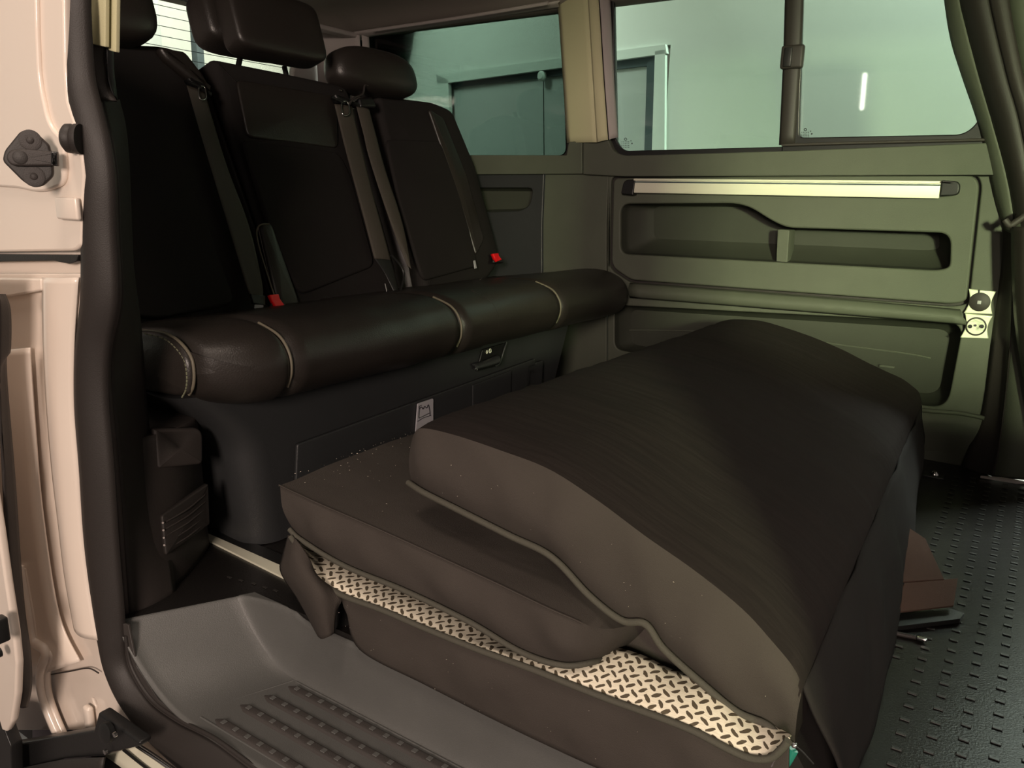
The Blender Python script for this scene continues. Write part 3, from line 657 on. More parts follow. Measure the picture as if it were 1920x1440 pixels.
# outer frame, inner frame, dark header slot, leaves
quadbox('door_frame', [(818,140),(1247,83),(1250,100),(820,158)], .02, .03, 'outframe', dd)
quadbox('door_frame', [(1228,96),(1247,93),(1245,420),(1218,420)], .02, .03, 'outframe', dd)
quadbox('door_frame', [(818,140),(840,150),(850,420),(820,420)], .02, .03, 'outframe', dd)
quadbox('header_slot', [(842,150),(1228,102),(1226,122),(846,164)], -.02, .02, 'slot', dd)
quadbox('frame_reveal', [(1213,118),(1229,102),(1222,420),(1204,420)], -.01, .02, 'slot', dd)
quadbox('door_leaf', [(846,160),(1018,140),(1020,420),(850,420)], -.04, .03, 'outdoor', dd)
quadbox('door_leaf', [(1020,140),(1215,118),(1208,420),(1022,420)], -.04, .03, 'outdoor', dd)
cc = po(1018,143,.0); adopt(dd, lathe('door_stop', cc, nrm, [(.03,0),(.03,.02),(.02,.03),(0,.03)], 'outframe', None, 16))
gr_ = rbox('ground', (-1, 1.5, -.68), (14, 14, .1), 'concrete', None, 0); tag(gr_, kind='structure')
rwall = rbox('wall_yard', (-5.6, 2.0, 1.2), (.1, 8, 4), 'outwall', None, 0); tag(rwall, kind='structure')
pst = thing('steel_post', px(368, 60, -4.6), 'grey vertical steel post behind the tailgate window', 'post')
a = px(368, 60, -4.6); adopt(pst, rbox('post_web', (a.x, a.y, 1.0), (.06, .05, 3.2), 'slot', None, .004), rbox('post_flange', (a.x-.03, a.y-.30, 1.0), (.02, .14, 3.2), 'outdoor', None, .004))

# ------------------------------------------------------------------ wall fittings
rl = thing('table_rail', py(1480, 350, YW-.03), 'long silver aluminium table rail with black end caps on side panel', 'rail')
RL, RR = py(1190,338,YW-.035), py(1765,339,YW-.035)
xa, xb = RL.x, RR.x; zc = (py(1480,352,YW-.035)).z
hgt = abs(py(1480,336,YW-.035).z-py(1480,366,YW-.035).z)
adopt(rl, rbox('rail_body', ((xa+xb)/2, YW-.026, zc), (xb-xa, .022, hgt), 'alu', None, .002), rbox('rail_lip', ((xa+xb)/2, YW-.040, zc+hgt*.42), (xb-xa, .008, .006), 'alu', None, .0015),
      rbox('rail_groove', ((xa+xb)/2, YW-.0375, zc+hgt*.26), (xb-xa, .003, .004), 'slot', None, .0005))
adopt(rl, slab('end_cap', roundpoly(Y([(1170,338),(1191,336),(1187,366),(1164,364)], YW-.04), [.014,.002,.002,.008]), [], YW-.042, .03, 'blackplastic', bev=.003),
      slab('end_cap', roundpoly(Y([(1766,338),(1800,340),(1798,366),(1762,368)], YW-.04), [.002,.014,.014,.002]), [], YW-.042, .03, 'blackplastic', bev=.003),
      tube('cap_glint', Y([(1768,340),(1778,341),(1788,342)], YW-.06), .0018, 'chrome'))
def socket(cu, cv, label, lid):
    hw, hh = 27, 23.5; sk = -3.0
    t = thing('power_socket', py(cu, cv, YW-.01), label, 'socket')
    L = [];  n_ = 9
    tl, tr_, brr, bl = (cu-24+2, cv-23), (cu+30, cv-18), (cu+22, cv+24), (cu-31, cv+22)
    def edge(a, b, k, bow):
        return [(a[0]+(b[0]-a[0])*i/k + bow*math.sin(math.pi*i/k), a[1]+(b[1]-a[1])*i/k) for i in range(k)]
    ptsq = [tl, tr_]+edge(tr_, brr, 6, -6)[1:]+[brr, bl]+edge(bl, tl, 6, 6)[1:]
    adopt(t, slab('socket_plate', Y(ptsq, YW-.014), [], YW-.014, .016, 'plate', bev=.003))
    adopt(t, lathe('socket_lid', py(cu-1, cv+1, YW-.013), (0,-1,0), [(.0245,0),(.0245,.003),(.022,.005),(.0,.0055)] if lid else [(.0245,0),(.0245,.002),(.022,.003),(.0205,.001),(0,.001)], 'trim'))
    if lid:
        adopt(t, rbox('lid_emblem', py(cu-2, cv+2, YW-.0205), (.0085,.001,.0085), 'label', None, .0003), rbox('lid_tab', py(cu-2, cv-18, YW-.016), (.004,.003,.010), 'blackplastic', None, .001))
    else:
        for du in (-12, 10): adopt(t, lathe('contact', py(cu+du, cv+1, YW-.016), (0,-1,0), [(.005,0),(.005,.002),(0,.002)], 'blackplastic', None, 12))
        adopt(t, lathe('contact', py(cu-2, cv-1, YW-.016), (0,-1,0), [(.003,0),(.003,.003),(0,.003)], 'chrome', None, 10))
    return t
socket(1838, 565, 'upper white socket plate with closed round lid on right wall', True)
socket(1831, 611, 'lower white socket plate with open round outlet on right wall', False)

# ------------------------------------------------------------------ BENCH
bench = thing('rear_bench', (-1.25, 1.5, 0), 'black leather three-seat rear bench with headrests and red buckles', 'bench seat')
# base
def yb(z): return .915 - .03*min(1, z/.2) - (.11*max(0, (z-.2)/.13)**1.6 if z > .2 else 0)
rows = []
for i in range(22):
    z = .002+.338*i/21; y0 = yb(z); xf = -1.205+.012*(z/.34); y1 = 2.12-.10*max(0, 1-z/.34)*1.3
    r = [Vector((-1.62, y0+.02, z)), Vector((-1.45, y0+.012, z))]
    R = .06
    for k in range(9):
        a = math.pi/2*k/8; r.append(Vector((xf-R+R*math.sin(a), y0+R-R*math.cos(a), z)))
    r += [Vector((xf, y0+(y1-y0)*s, z)) for s in (.2,.4,.6,.8)]+[Vector((xf, y1, z)), Vector((-1.62, y1, z))]
    rows.append(r)
base = grid('bench_base', rows, 'base', None, closed_u=True, caps=True); auto(base, 60); adopt(bench, base)
XB = -1.190
def onb(pts, off=0): return [px(u, v, XB+off) for u, v in pts]
dw = pad('drawer_front', roundpoly(onb([(553,832),(1000,672),(1000,800),(548,960)]), .006), (1,0,0), .008, .003, 'base'); adopt(bench, dw)
dw2 = pad('drawer_front', roundpoly(onb([(986,684),(1015,675),(1010,760),(980,770)]), .006), (1,0,0), .008, .003, 'base'); adopt(bench, dw2)
sk_ = pad('base_lid', roundpoly(onb([(885,722),(958,694),(955,780),(885,800)], .010), .003), (1,0,0), .003, .001, 'base'); adopt(bench, sk_)
# label with a seat drawing
lb = slab('instruction_label', roundpoly(onb([(783,757),(812,747),(812,800),(779,812)], .012), .004), [], XB+.013, .003, 'label', axis='x', bev=.0004)
adopt(bench, lb)
for pts in ([(785,783),(786,768),(790,763),(793,767),(796,762),(800,765),(803,759),(806,772),(806,779)], [(785,784),(794,780),(806,774)], [(783,790),(795,783),(808,779)], [(786,766),(786,762),(790,760)]): 
    o = tube('label_drawing', onb(pts, .0145), .0008, 'ink', n=len(pts)*4, seg=5); sub(lb, o)
# pull handle
hx = XB
hb = pad('handle_recess', roundpoly(onb([(903,655),(945,643),(938,684),(892,696)], .002), [.004,.004,.01,.004]), (1,0,0), .004, .002, 'blackplastic'); adopt(bench, hb)
hl = band('pull_handle', onb([(884,684),(905,678),(922,671),(931,667)], .012), onb([(890,693),(910,688),(930,682),(937,679)], .035), 'base', n=12, k=7, bulge=(.006,0,.004), thick=.006); adopt(bench, hl)
hr = tube('handle_rim', onb([(950,642),(944,660),(938,680),(930,686)], .010), .0025, 'base'); adopt(bench, hr)
for u, r in ((913, .0032), (919, .0045)):
    c = px(u, 660-(u-913)*.4, XB+.008); adopt(bench, tube('handle_symbol', [c+Vector((0, r*math.cos(a), r*1.3*math.sin(a))) for a in [k*math.pi/3 for k in range(6)]], .0011, 'plate', closed=True, n=18, seg=6))
# seat cushion: one long roll sewn from panels; profile in x-z
prof = [(-1.66,.33),(-1.66,.398),(-1.60,.413),(-1.50,.426),(-1.38,.446),(-1.26,.462),(-1.18,.461),(-1.125,.442),(-1.098,.410),(-1.095,.375),(-1.108,.345),(-1.140,.322),(-1.20,.312),(-1.35,.31)]
yseam = [.775, px(548,700,-1.10).y, px(866,610,-1.10).y, px(1052,575,-1.10).y, 2.335]
print('seams', yseam)
for k in range(4):
    y0, y1 = yseam[k], yseam[k+1]; rows = []; cx_ = sum(p[0] for p in prof)/len(prof); cz_ = .40
    NN = 26
    for i in range(NN+1):
        s = i/NN; y = y0+.0015+(y1-y0-.003)*s
        dd_ = min(s, 1-s)*(y1-y0); e = min(1, dd_/.022); sh = math.sqrt(max(0, 1-(1-e)**2)); amt = .016
        if k == 0 and s < .5: amt = .030
        if k == 3 and s > .5: amt = .024
        ring = cat_rom([Vector((p[0], y, p[1])) for p in prof], 56, True); r = []
        for q in ring:
            c = Vector((max(-1.56, min(-1.17, q.x)), y, .40)); dv = (q-c); Ln = dv.length
            q2 = c + dv*(1-amt*(1-sh)/max(Ln, .02)) if Ln > .001 else q
            wv = .004*noise.noise(Vector((q.x*7, y*9, q.z*7)))
            q3 = q2+dv.normalized()*wv*sh
            if k == 0 and y < .91:
                f = ((.91-y)/.135)**2; fr = max(0, min(1, (q3.x+1.45)/.3)); q3.x -= .06*f*fr; q3.z += (.035*f if q3.z < .40 else -.012*f)*fr
            r.append(q3)
        rows.append(r)
    cu_ = grid('seat_cushion', rows, 'leather', None, closed_u=True, caps=True); adopt(bench, cu_)
for y in yseam[1:4]:
    adopt(bench, tube('seam_piping', [Vector((p[0]+.000, y, p[1])) + (Vector((p[0]+1.3, 0, p[1]-.40)).normalized()*-.007) for p in prof[6:11]], .0028, 'seam', n=40, seg=8))
for y in (px(522,680,-1.10).y, px(800,610,-1.10).y, px(932,590,-1.10).y):
    adopt(bench, tube('seam_line', [Vector((p[0], y, p[1])) + (Vector((p[0]+1.3, 0, p[1]-.40)).normalized()*-.0005) for p in prof[6:11]], .0012, 'rubber', n=40, seg=6))
# end cap panel with puckered stitched edge, near end
cap = [Vector((x, .779, z)) for x, z in ((-1.185,.352),(-1.172,.368),(-1.166,.392),(-1.170,.418),(-1.192,.438),(-1.225,.450),(-1.28,.452),(-1.45,.434),(-1.62,.408),(-1.62,.345),(-1.35,.340),(-1.24,.344))]
ec = pad('cushion_end', cat_rom(cap, 60, True), (0,-1,0), .014, .012, 'leather', bulge=.012, wr=.004); adopt(bench, ec)
adopt(bench, tube('end_seam', [p+Vector((0,-.002,0)) for p in cap[:8]], .003, 'seam', n=60, seg=8))
bm = bmesh.new()
pts = cat_rom([p+Vector((-.006,-.012,-.004)) for p in cap[:7]], 46)
for i in range(0, 45, 2):
    a, b = pts[i], pts[i+1]; mm = rbox_bm(((b-a).length*1.4, .002, .002), 0); bmesh.ops.rotate(mm, cent=(0,0,0), matrix=(b-a).to_track_quat('X','Z').to_matrix(), verts=mm.verts); bmesh.ops.translate(mm, vec=(a+b)/2, verts=mm.verts)
    me = bpy.data.meshes.new('t'); mm.to_mesh(me); mm.free(); bm.from_mesh(me); bpy.data.meshes.remove(me)
me = bpy.data.meshes.new('stitching'); bm.to_mesh(me); bm.free(); st = link('stitching', me, 'stitch', None, False); tag(st, kind='stuff'); adopt(bench, st)
# backrests
BP0 = Vector((-1.60, 1.5, .42)); BT = Vector((-.19, 0, .56)).normalized(); BN = Vector((BT.z, 0, -BT.x)).normalized()
def bk(pts, off=0): return [pp(u, v, BP0+BN*off, BN) for u, v in pts]
backs = [('b1', [(150,95),(292,100),(338,118),(352,150),(390,310),(430,450),(466,548),(470,600),(250,640),(150,640)], [.02,.04,.03,.02,0,0,.02,.03,.02,.02]),
         ('b2', [(372,122),(500,146),(628,172),(640,200),(655,290),(690,400),(722,512),(728,560),(520,596),(498,520),(478,430),(430,290),(385,160)], [.03,0,.03,.02,0,0,.02,.03,.02,0,0,0,.02]),
         ('b3', [(684,188),(790,200),(828,215),(872,320),(915,480),(912,505),(895,530),(775,552),(766,500),(735,380),(700,260)], [.02,.02,.03,.0,.03,.02,.03,.02,0,0,0])]
binset = [[(225,330),(352,318),(385,420),(440,570),(290,600),(235,590)], [(450,262),(632,286),(655,330),(700,500),(560,555),(505,440)], [(720,262),(822,265),(860,360),(893,500),(790,528),(745,380)]]
ups = [None, [(440,150),(622,180),(630,215),(632,280),(462,258)], None]
for k, (nm, pts, rr) in enumerate(backs):
    out = roundpoly(bk(pts, -.05), rr)
    b_ = pad('backrest', out, BN, .055, .022, 'suede' , bulge=.012, wr=.006, rings=9); adopt(bench, b_)
    body = pad('backrest_shell', roundpoly(bk([(u, v) for u, v in pts], -.045), rr), -BN, .10, .02, 'leather'); adopt(bench, body)
    ins = pad('backrest_panel', roundpoly(bk(binset[k], .008), .03), BN, .010, .008, 'suede', bulge=.006, rings=6); adopt(bench, ins)
    if ups[k]: adopt(bench, pad('backrest_panel', roundpoly(bk(ups[k], .010), .02), BN, .008, .006, 'leather', bulge=.005))
adopt(bench, pad('side_bolster', roundpoly(bk([(482,420),(505,418),(560,575),(520,588)], .010), .02), BN, .012, .009, 'leather', bulge=.004))
adopt(bench, tube('bolster_piping', bk([(505,420),(485,424),(483,450),(500,510),(520,570),(523,580)], .022), .002, 'seam', n=30, seg=6))
adopt(bench, pad('side_bolster', roundpoly(bk([(800,205),(828,222),(872,330),(905,450),(890,480),(850,350)], .010), .015), BN, .010, .008, 'leather', bulge=.004))
# headrests
def headrest(c, w, h, dpt, tilt, yaw=0, posts=True, sq=3.2, notch=False):
    rows = []; n1, n2 = 18, 40
    for i in range(n1+1):
        ph = -math.pi/2+math.pi*i/n1; r = []
        for j in range(n2):
            th_ = 2*math.pi*j/n2; sg = lambda a, p: math.copysign(abs(a)**p, a); e1, e2 = 2/sq, 2/sq
            q = Vector((dpt/2*sg(math.cos(ph), e1)*sg(math.cos(th_), e2), w/2*sg(math.cos(ph), e1)*sg(math.sin(th_), e2), h/2*sg(math.sin(ph), e1)))
            q.y *= 1-.10*(q.z/h+.0)*1.2 if not notch else 1
            r.append(Vector(c)+Matrix.Rotation(tilt, 3, 'Y') @ (Matrix.Rotation(yaw, 3, 'Z') @ q))
        rows.append(r)
    hd_ = grid('headrest', rows, 'leather', None, closed_u=True); adopt(bench, hd_)
    return hd_
HR = []
h1 = headrest((-1.80, 1.015, 1.10), .27, .20, .13, -.25, 0, sq=3.4)
h2 = headrest((-1.79, 1.505, 1.113), .30, .165, .085, -.30, 0, sq=6.5, notch=True)
h2b = headrest((-1.875, 1.475, 1.12), .285, .145, .11, -.30, 0, sq=5, notch=True)
h3 = headrest((-1.80, 1.89, 1.050), .355, .138, .13, -.20, 0, sq=2.9)
for a, b in (((440,140),(452,100)), ((543,152),(533,125))):
    adopt(bench, tube('headrest_post', [pp(a[0], a[1]+14, BP0-BN*.05, BN), pp(b[0], b[1], BP0-BN*.05, BN)], .0075, 'blackplastic', seg=10))
for a, b in (((652,190),(652,165)), ((735,195),(735,170))):
    adopt(bench, tube('headrest_post', [pp(a[0], a[1]+10, BP0-BN*.05, BN), pp(b[0], b[1], BP0-BN*.05, BN)], .0075, 'blackplastic', seg=10))
# shoulder shelf of near seat
adopt(bench, pad('shoulder_cover', roundpoly(bk([(285,96),(336,104),(372,150),(388,182),(350,160),(300,118)], .0), .012), BN, .03, .012, 'leather'))
# belts
def belt(Lp, Rp, off=.034):
    b_ = band('belt_webbing', bk(Lp, off), bk(Rp, off+.004), 'belt', n=40, k=9, bulge=BN*.003, thick=.0018); adopt(bench, b_); return b_
belt([(350,160),(373,240),(396,317),(434,443),(462,536),(470,556)], [(384,175),(403,240),(427,317),(467,425),(490,525),(493,556)])
belt([(627,195),(643,262),(661,331),(685,420),(702,485)], [(660,200),(680,285),(700,367),(720,440),(733,488)])
belt([(668,200),(681,250),(695,306),(733,420),(764,500)], [(692,205),(704,250),(722,317),(755,420),(771,505)])
bb = belt([(702,485),(722,515),(738,548)], [(733,488),(742,520),(748,552)]); bb.data.materials.clear(); bb.data.materials.append(M['blackplastic'])
adopt(bench, tube('buckle_cable', bk([(733,478),(752,500),(757,520),(748,552)], .05), .004, 'blackplastic'))
adopt(bench, tube('anchor_bar', bk([(722,532),(727,556)], .045), .002, 'chrome'))
def tongue(u, v, s=1, rot=0):
    fr = [(u-6*s, v-10*s), (u+6*s, v-12*s), (u+9*s, v+10*s), (u-3*s, v+13*s)]
    t = tube('belt_tongue', bk(fr, .048), .0022*s, 'chrome', closed=True, n=40, seg=6); adopt(bench, t)
    g = tube('belt_tongue', bk([(u-26*s, v-22*s), (u-12*s, v-16*s), (u, v-10*s)], .048), .0035, 'blackplastic'); adopt(bench, g)
tongue(378, 174, .9); tongue(646, 203, .95)
for pl in ([(342,150),(372,160),(392,188),(360,172)], [(618,180),(650,190),(668,204),(626,196)], [(664,188),(690,186),(698,206),(668,206)]):
    adopt(bench, pad('belt_guide', roundpoly(bk(pl, .02), .008), BN, .022, .008, 'blackplastic'))
adopt(bench, tube('guide_hook', bk([(655,195),(664,184),(680,176),(684,160),(690,161)], .05), .003, 'trim'))
adopt(bench, tube('guide_arm', bk([(560,156),(590,160),(638,172)], -.02), .012, 'blackplastic'))
adopt(bench, lathe('guide_rivet', bk([(638,169)], .01)[0], BN, [(.005,0),(.004,.003),(0,.004)], 'chrome', None, 12))
# buckles
def buckle(u, v, s):
    a = bk([(u-12*s, v-11*s), (u+4*s, v-13*s), (u+7*s, v-4*s), (u+15*s, v+8*s), (u-1*s, v+13*s)], .06)
    o = pad('buckle', a, BN, .012, .003, 'red'); adopt(bench, o)
    o = pad('buckle_case', bk([(u-10*s, v+2*s), (u+16*s, v+6*s), (u+18*s, v+16*s), (u-12*s, v+16*s)], .05), BN, .014, .003, 'blackplastic'); adopt(bench, o)
buckle(513, 566, 1.0); buckle(927, 484, .62)
adopt(bench, pad('belt_anchor', bk([(467,552),(494,556),(494,574),(472,570)], .052), BN, .008, .002, 'blackplastic'),
      slab('care_tag', X([(478,571),(494,572),(493,588),(476,587)], -1.53), [], -1.53, .002, 'label', axis='x', bev=.0003))
adopt(bench, pad('seat_tag', bk([(887,489),(890,488),(893,503),(889,504)], .03), BN, .003, .001, 'label'))
adopt(bench, tube('seat_hinge', X([(898,527),(903,522)], -1.5), .003, 'chrome'))

# ------------------------------------------------------------------ MATTRESS
mt = thing('folding_mattress', (-.55, 1.5, 0), 'folded black fabric mattress with patterned liner lying on the van floor', 'mattress')
def wr(p, a=.004, s=11): return p + Vector((noise.noise(p*s), noise.noise(p*s+Vector((5,0,0))), noise.noise(p*s+Vector((0,7,0)))))*a
def lerp_rows(C0, C1, n, sag=0):
    return [[wr(a.lerp(b, i/(n-1)), .003) for a, b in zip(C0, C1)] for i in range(n)]
N1 = 60
# lower pad ------------------------------------------------------------
tp = cat_rom(Y([(525,910),(600,945),(700,988),(800,1033),(930,1093),(1060,1154)], .80)+[Vector((-.395,.84,.150)), Vector((-.350,.95,.140))], N1)
bt = cat_rom(Y([(548,990),(570,1010),(650,1058),(760,1103),(880,1160),(980,1218),(1058,1243)], .80)+[py(1120,1236,.83), py(1160,1222,.90)], N1)
def front_rows(T, B, n=12, bulge=.010, wrk=.006, dirv=Vector((0,-1,0))):
    rows = []
    for i in range(n):
        t = i/(n-1); r = []
        for j, (a, b) in enumerate(zip(T, B)):
            p = a.lerp(b, t) + dirv*bulge*math.sin(math.pi*t)
            f = math.sin(math.pi*t)
            p += dirv*wrk*f*noise.noise(Vector((p.x*14, p.z*10, 3.1))) ; r.append(p)
        rows.append(r)
    return rows
fr_ = front_rows(tp, bt, 12, .008, .014)
# top surface from tp back to y = 2.18
tpb = [Vector((p.x*1.0-.02*0, 2.18, p.z+.01)) for p in tp]
top = []
for i in range(40, 0, -1):
    t = i/40; top.append([wr(Vector((a.x+(b.x-a.x)*t, a.y+(b.y-a.y)*t, a.z + .006*math.sin(math.pi*min(1, t*6)/2))), .004, 9) for a, b in zip(tp, tpb)])
btb = [Vector((p.x, 2.18, p.z)) for p in bt]
under = [[a.lerp(b, i/6) for a, b in zip(bt, btb)] for i in range(1, 7)]
lowpad = grid('lower_mattress_section', top+fr_+under, 'cloth', None, closed_v=True); adopt(mt, lowpad)
bm = bmesh.new(); bm.from_mesh(lowpad.data); be = [e for e in bm.edges if len(e.link_faces) == 1]; bmesh.ops.holes_fill(bm, edges=be, sides=0); bm.to_mesh(lowpad.data); bm.free(); auto(lowpad, 40)
adopt(mt, tube('seam_piping', [p+Vector((0,-.002,.001)) for p in cat_rom(tp[:46], 60)], .0014, 'cloth', seg=6), tube('edge_piping', [p+Vector((0,-.006,0)) for p in bt], .0042, 'piping', n=120, seg=8))
# upper pad: arched -----------------------------------------------------
ut = cat_rom([py(774,818,.865), py(790,803,.855), py(850,815,.85), py(940,845,.85), py(1030,880,.85), py(1120,938,.85), py(1210,1005,.85), py(1300,1068,.85), py(1390,1140,.85), py(1450,1205,.85), py(1490,1255,.85), py(1505,1292,.85)], N1)
ub = cat_rom([py(772,902,.862), py(800,920,.85), py(860,950,.845), py(960,1000,.845), py(1040,1040,.845), py(1110,1112,.845), py(1170,1158,.845), py(1215,1165,.845), py(1250,1212,.845), py(1320,1275,.845), py(1385,1328,.845), py(1440,1352,.845), py(1472,1380,.845), py(1490,1392,.85)], N1)
fr_ = front_rows(ut, ub, 14, .012, .016)
ut2 = cat_rom([py(1360,606,2.2), py(1375,603,2.2), py(1425,606,2.2), py(1480,622,2.2), py(1530,640,2.2), py(1580,662,2.2), py(1620,683,2.2), py(1655,700,2.2), py(1690,716,2.2), py(1712,732,2.2), py(1722,742,2.2), py(1727,760,2.2)], N1)
ub2 = [Vector((p.x, 2.2, p.z-.085)) for p in ut2]
top = []
for i in range(54, 0, -1):
    t = i/54; row = []
    for j, (a, b) in enumerate(zip(ut, ut2)):
        p = a.lerp(b, t); e = min(1, t*22); p.z += .008*math.sqrt(e)
        wrk = noise.noise(Vector((p.x*5, p.y*34, 0)))*.0022*min(1, t*8) + noise.noise(Vector((p.x*2.5, p.y*16, 9)))*.003*min(1, t*6)
        p.z += wrk; row.append(p)
    top.append(row)
under = [[a.lerp(b, i/6) for a, b in zip(ub, ub2)] for i in range(1, 7)]
uppad = grid('upper_mattress_section', top+fr_+under, 'clothshade', None, closed_v=True)
bm = bmesh.new(); bm.from_mesh(uppad.data); be = [e for e in bm.edges if len(e.link_faces) == 1]; bmesh.ops.holes_fill(bm, edges=be, sides=0); bm.to_mesh(uppad.data); bm.free(); auto(uppad, 40)
uppad.data.materials.append(M['cloth'])
for p in uppad.data.polygons:
    if abs(p.normal.y) > .6: p.material_index = 1
adopt(mt, uppad, tube('edge_piping', [p+Vector((0,-.008,0)) for p in ub], .0048, 'piping', n=160, seg=8))
# right side of the pad hanging to the floor
sideT = cat_rom([p for p in [ut[-1]+Vector((.0,.004,0)), ut[-1].lerp(ut2[-1], .33), ut[-1].lerp(ut2[-1], .66), ut2[-1]]], 40)
sideB = cat_rom([pz(1505,1480,.0)*0+Vector((-.095,.86,.0)), Vector((-.10,1.15,0)), Vector((-.125,1.6,0)), Vector((-.19,2.22,0))], 40)
rows = []
for a, b, i in zip(sideT, sideB, range(40)):
    rows.append([a.lerp(b, s/12) + Vector((.012*math.sin(math.pi*s/12)+.008*noise.noise(Vector((i*.35, s*.2, 2))), 0, 0)) for s in range(13)])
adopt(mt, grid('side_cover', rows, 'suede', None, thick=.004))
# middle fold between them
mT = cat_rom(Y([(1140,1120),(1180,1140),(1260,1180),(1340,1250)], .91), 30); mB = cat_rom(Y([(1148,1222),(1180,1228),(1240,1255),(1322,1292)], .90), 30)
adopt(mt, grid('inner_fold', front_rows(mT, mB, 10, .006, .01)+[[p+Vector((0,.6,0)) for p in mB]], 'cloth', None, thick=.003), tube('edge_piping', [p+Vector((0,-.006,0)) for p in mB], .0045, 'piping', n=60, seg=8))
# base mattress with cover
ct = cat_rom(Y([(548,1004),(572,1040),(592,1078),(640,1112),(720,1142),(800,1176),(900,1216),(1000,1252),(1130,1303),(1220,1335),(1300,1366),(1370,1402),(1410,1418),(1445,1418),(1468,1400),(1480,1385)], .79), 90)
cb_pts = Y([(652,1150),(676,1218),(800,1284),(930,1350),(1060,1412),(1190,1470),(1330,1540),(1480,1600)], .79)
ctf = [p for p in ct if p.x > py(640,1112,.79).x]
cbf = cat_rom(cb_pts, len(ctf)); 
adopt(mt, grid('base_cover', front_rows(ctf, cbf, 14, .006, .012), 'cloth', None, thick=.003))
adopt(mt, tube('edge_piping', [p+Vector((0,-.004,0)) for p in ct], .0045, 'piping', n=160, seg=8))
pb = cat_rom([py(u, v, .865) for u, v in [(556,1008),(580,1020),(650,1052),(750,1096),(880,1152),(1000,1215),(1060,1238),(1110,1232),(1145,1215),(1200,1228),(1260,1255),(1330,1275),(1390,1322),(1440,1345),(1475,1370),(1485,1384)]], 90)
rows = []
for i in range(10):
    t = i/9; rows.append([a.lerp(b, t)+Vector((0,-.006*math.sin(math.pi*t), .007*math.sin(math.pi*t)+.002*noise.noise((a.lerp(b, t))*25))) for a, b in zip(ct, pb)])
def puv(i, j):
    p = rows[i][j]; x = p.x/.0145; y = (p.y*.85+p.z*1.0)/.0145
    return ((x+y)*.80, (x-y)*.80)
adopt(mt, grid('patterned_liner', rows, 'pattern', None, thick=.002, uv=puv))
# solid core behind
core = []
for x in (-.92, -.10):
    pass
core_v = [(-.90,.83,.004),(-.115,.86,.004),(-.20,2.18,.004),(-.90,2.18,.004),(-.90,.87,.125),(-.165,.88,.055),(-.24,2.17,.07),(-.90,2.17,.125)]
adopt(mt, from_faces('mattress_core', core_v, [(0,1,2,3),(4,5,6,7),(0,1,5,4),(1,2,6,5),(2,3,7,6),(3,0,4,7)], 'suede', smooth=False))
# left flap: loose corner of the cover
fl = [[py(541,1003,.80), py(556,1012,.785), py(578,1045,.78), py(596,1082,.78), py(643,1118,.79)],
      [py(532,1040,.80), py(548,1045,.77), py(572,1065,.765), py(600,1090,.77), py(640,1128,.785)],
      [py(527,1072,.80), py(550,1085,.765), py(578,1098,.755), py(604,1110,.76), py(633,1140,.78)],
      [py(560,1125,.80), py(575,1130,.765), py(592,1138,.755), py(610,1146,.76), py(628,1160,.775)],
      [py(597,1192,.79), py(603,1197,.77), py(610,1196,.765), py(618,1192,.765), py(626,1186,.775)]]
rr = []
cols = [cat_rom([r[j] for r in fl], 22) for j in range(5)]
for i in range(22): rr.append(cat_rom([c[i] for c in cols], 16))
adopt(mt, grid('corner_flap', rr, 'cloth', None, thick=.003))
adopt(mt, band('flap_lining', Y([(634,1120),(630,1150),(622,1190)], .80), Y([(652,1122),(656,1150),(664,1182)], .83), 'blackplastic', n=10, k=5, thick=.002))
adopt(mt, band('flap_lining', Y([(541,1003),(530,1040),(528,1072),(560,1125),(597,1190)], .815), Y([(560,1000),(600,1060),(640,1110),(660,1140),(676,1190)], .84), 'suede', n=16, k=5, thick=.002))
# lint specks
random.seed(11); bm = bmesh.new()
def speck(c, s):
    a = random.uniform(0, 3.14); d1 = Vector((math.cos(a), math.sin(a)*.7, math.sin(a)*.3))*s; d2 = Vector((-math.sin(a)*.4, math.cos(a)*.4, .3))*s*random.uniform(.25, .6)
    vs = [bm.verts.new(c+q) for q in (d1, d2, -d1, -d2)]; bm.faces.new(vs); vt = bm.verts.new(c+Vector((0,-.0006,.0008)))
    for i in range(4): bm.faces.new((vs[i], vs[(i+1) % 4], vt))
for k in range(210):
    j = random.randrange(2, 30); t = random.random()**1.6
    if k < 150: 
        f = random.random()**2.2; y = .81+random.random()*.5; a = tp[int(f*20)]; c = Vector((a.x+.004, y, a.z+.013)); speck(c, random.uniform(.0005, .0019))
    elif k < 180:
        a = fr_[random.randrange(2, 12)][random.randrange(3, 50)]; speck(a+Vector((0,-.0035,0)), random.uniform(.0004, .0012))
    else:
        i = random.randrange(0, 45); a = ctf[i].lerp(cbf[i], random.random()*.8+.1); speck(a+Vector((0,-.016,0)), random.uniform(.0004, .0011))
me = bpy.data.meshes.new('lint'); bm.to_mesh(me); bm.free(); ln = link('lint', me, 'lint', None, False); tag(ln, kind='stuff'); adopt(mt, ln)

tbm = bpy.data.materials.new('added_streak_glow'); tbm.use_nodes = True; tn = tbm.node_tree.nodes; te = tn.new('ShaderNodeEmission'); te.inputs[0].default_value = (1, .95, .85, 1); te.inputs[1].default_value = 45
tbm.node_tree.links.new(te.outputs[0], tn['Material Output'].inputs[0]); M['streak_glow'] = tbm
tag(tube('added_streak_tube', TUBE_PTS, .010, 'streak_glow', seg=8), 'glowing tube added behind the camera to put a white streak in the front side window', 'lamp')
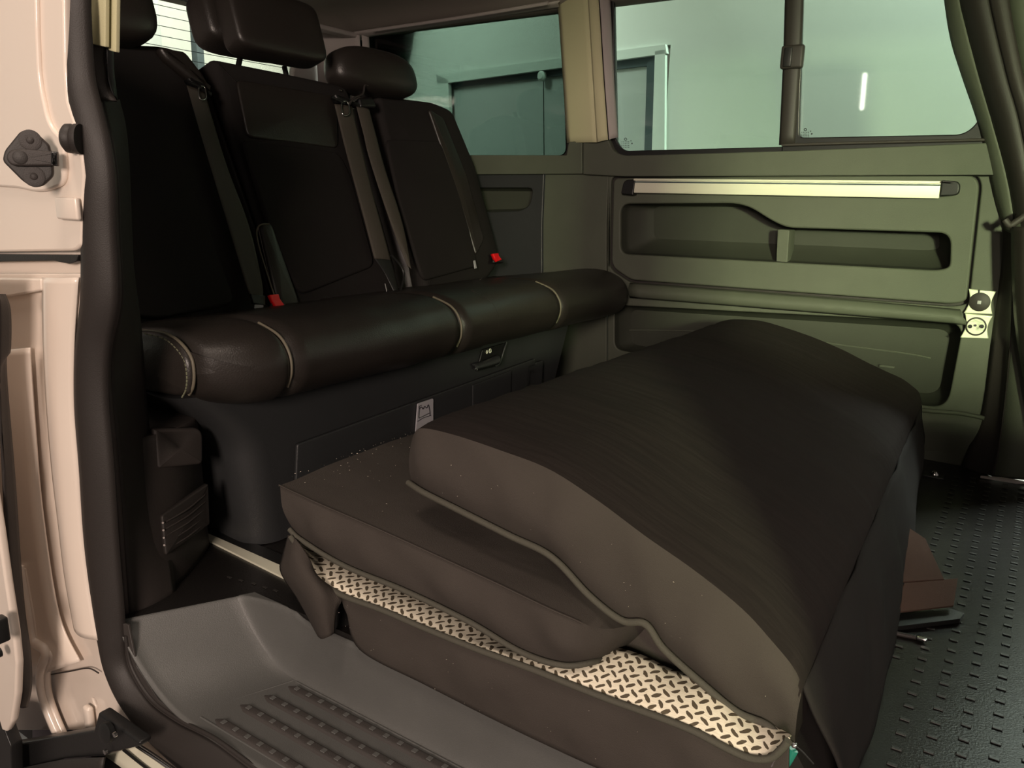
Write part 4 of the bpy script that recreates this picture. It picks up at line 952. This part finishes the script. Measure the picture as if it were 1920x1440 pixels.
# ------------------------------------------------------------------ small things on the right floor
cf = thing('folded_flap', pz(1745, 1130, 0), 'brown cloth flap on a thin black plate beside the mattress', 'flap')
q = [pz(1640,1000,.06), pz(1668,1000,.05), pz(1694,1085,.035), pz(1688,1150,.025), pz(1672,1158,.02)]
adopt(cf, from_faces('flap_strap', [pz(1668,1014,.07), pz(1682,1010,.075), pz(1694,1100,.045), pz(1690,1135,.04), pz(1680,1150,.035)], [(0,1,2,3,4)], 'card', smooth=False),
      from_faces('flap_face', [pz(1694,1096,.045), pz(1794,1087,.045), pz(1786,1138,.022), pz(1680,1150,.022)]+[pz(1690,1090,.05), pz(1770,1086,.05), pz(1735,1010,.08), pz(1660,960,.1)], [(0,1,2,3),(4,5,6,7)], 'card', smooth=False))
for o in [x for x in bpy.data.objects if x.parent == cf]:
    md = o.modifiers.new('s', 'SOLIDIFY'); md.thickness = .004
pl_ = [pz(1676,1152,.012), pz(1786,1142,.012), pz(1808,1150,.012), pz(1800,1160,.012), pz(1672,1176,.012)]
adopt(cf, from_faces('support_plate', pl_+[p-Vector((0,0,.008)) for p in pl_], [(0,1,2,3,4),(9,8,7,6,5)]+[(i,(i+1) % 5,5+(i+1) % 5,5+i) for i in range(5)], 'blackplastic', smooth=False))
sr = thing('seat_runner', pz(1710, 1195, 0), 'short shiny metal runner on the black floor below the brown flap', 'runner')
adopt(sr, tube('runner_bar', [pz(1665,1184,.004), pz(1700,1192,.004), pz(1732,1198,.004)], .004, 'trim'), rbox('runner_clip', pz(1728,1198,.006), (.016,.008,.006), 'chrome', None, .0015))
tl = thing('teal_clip', pz(1480, 1415, .02), 'small shiny clip with teal strip under the mattress corner', 'clip')
adopt(tl, tube('teal_strip', [py(1462,1442,.80), py(1474,1425,.80), py(1486,1404,.80)], .0065, 'teal', flat=.5), tube('clip_rod', [py(1447,1436,.79), py(1458,1418,.79)], .0022, 'chrome'), tube('clip_wire', [py(1488,1396,.80), py(1505,1410,.81), py(1525,1432,.82)], .001, 'chrome'), lathe('clip_pin', py(1490,1396,.79), (0,-1,.3), [(.003,0),(.003,.004),(0,.006)], 'chrome', None, 10))
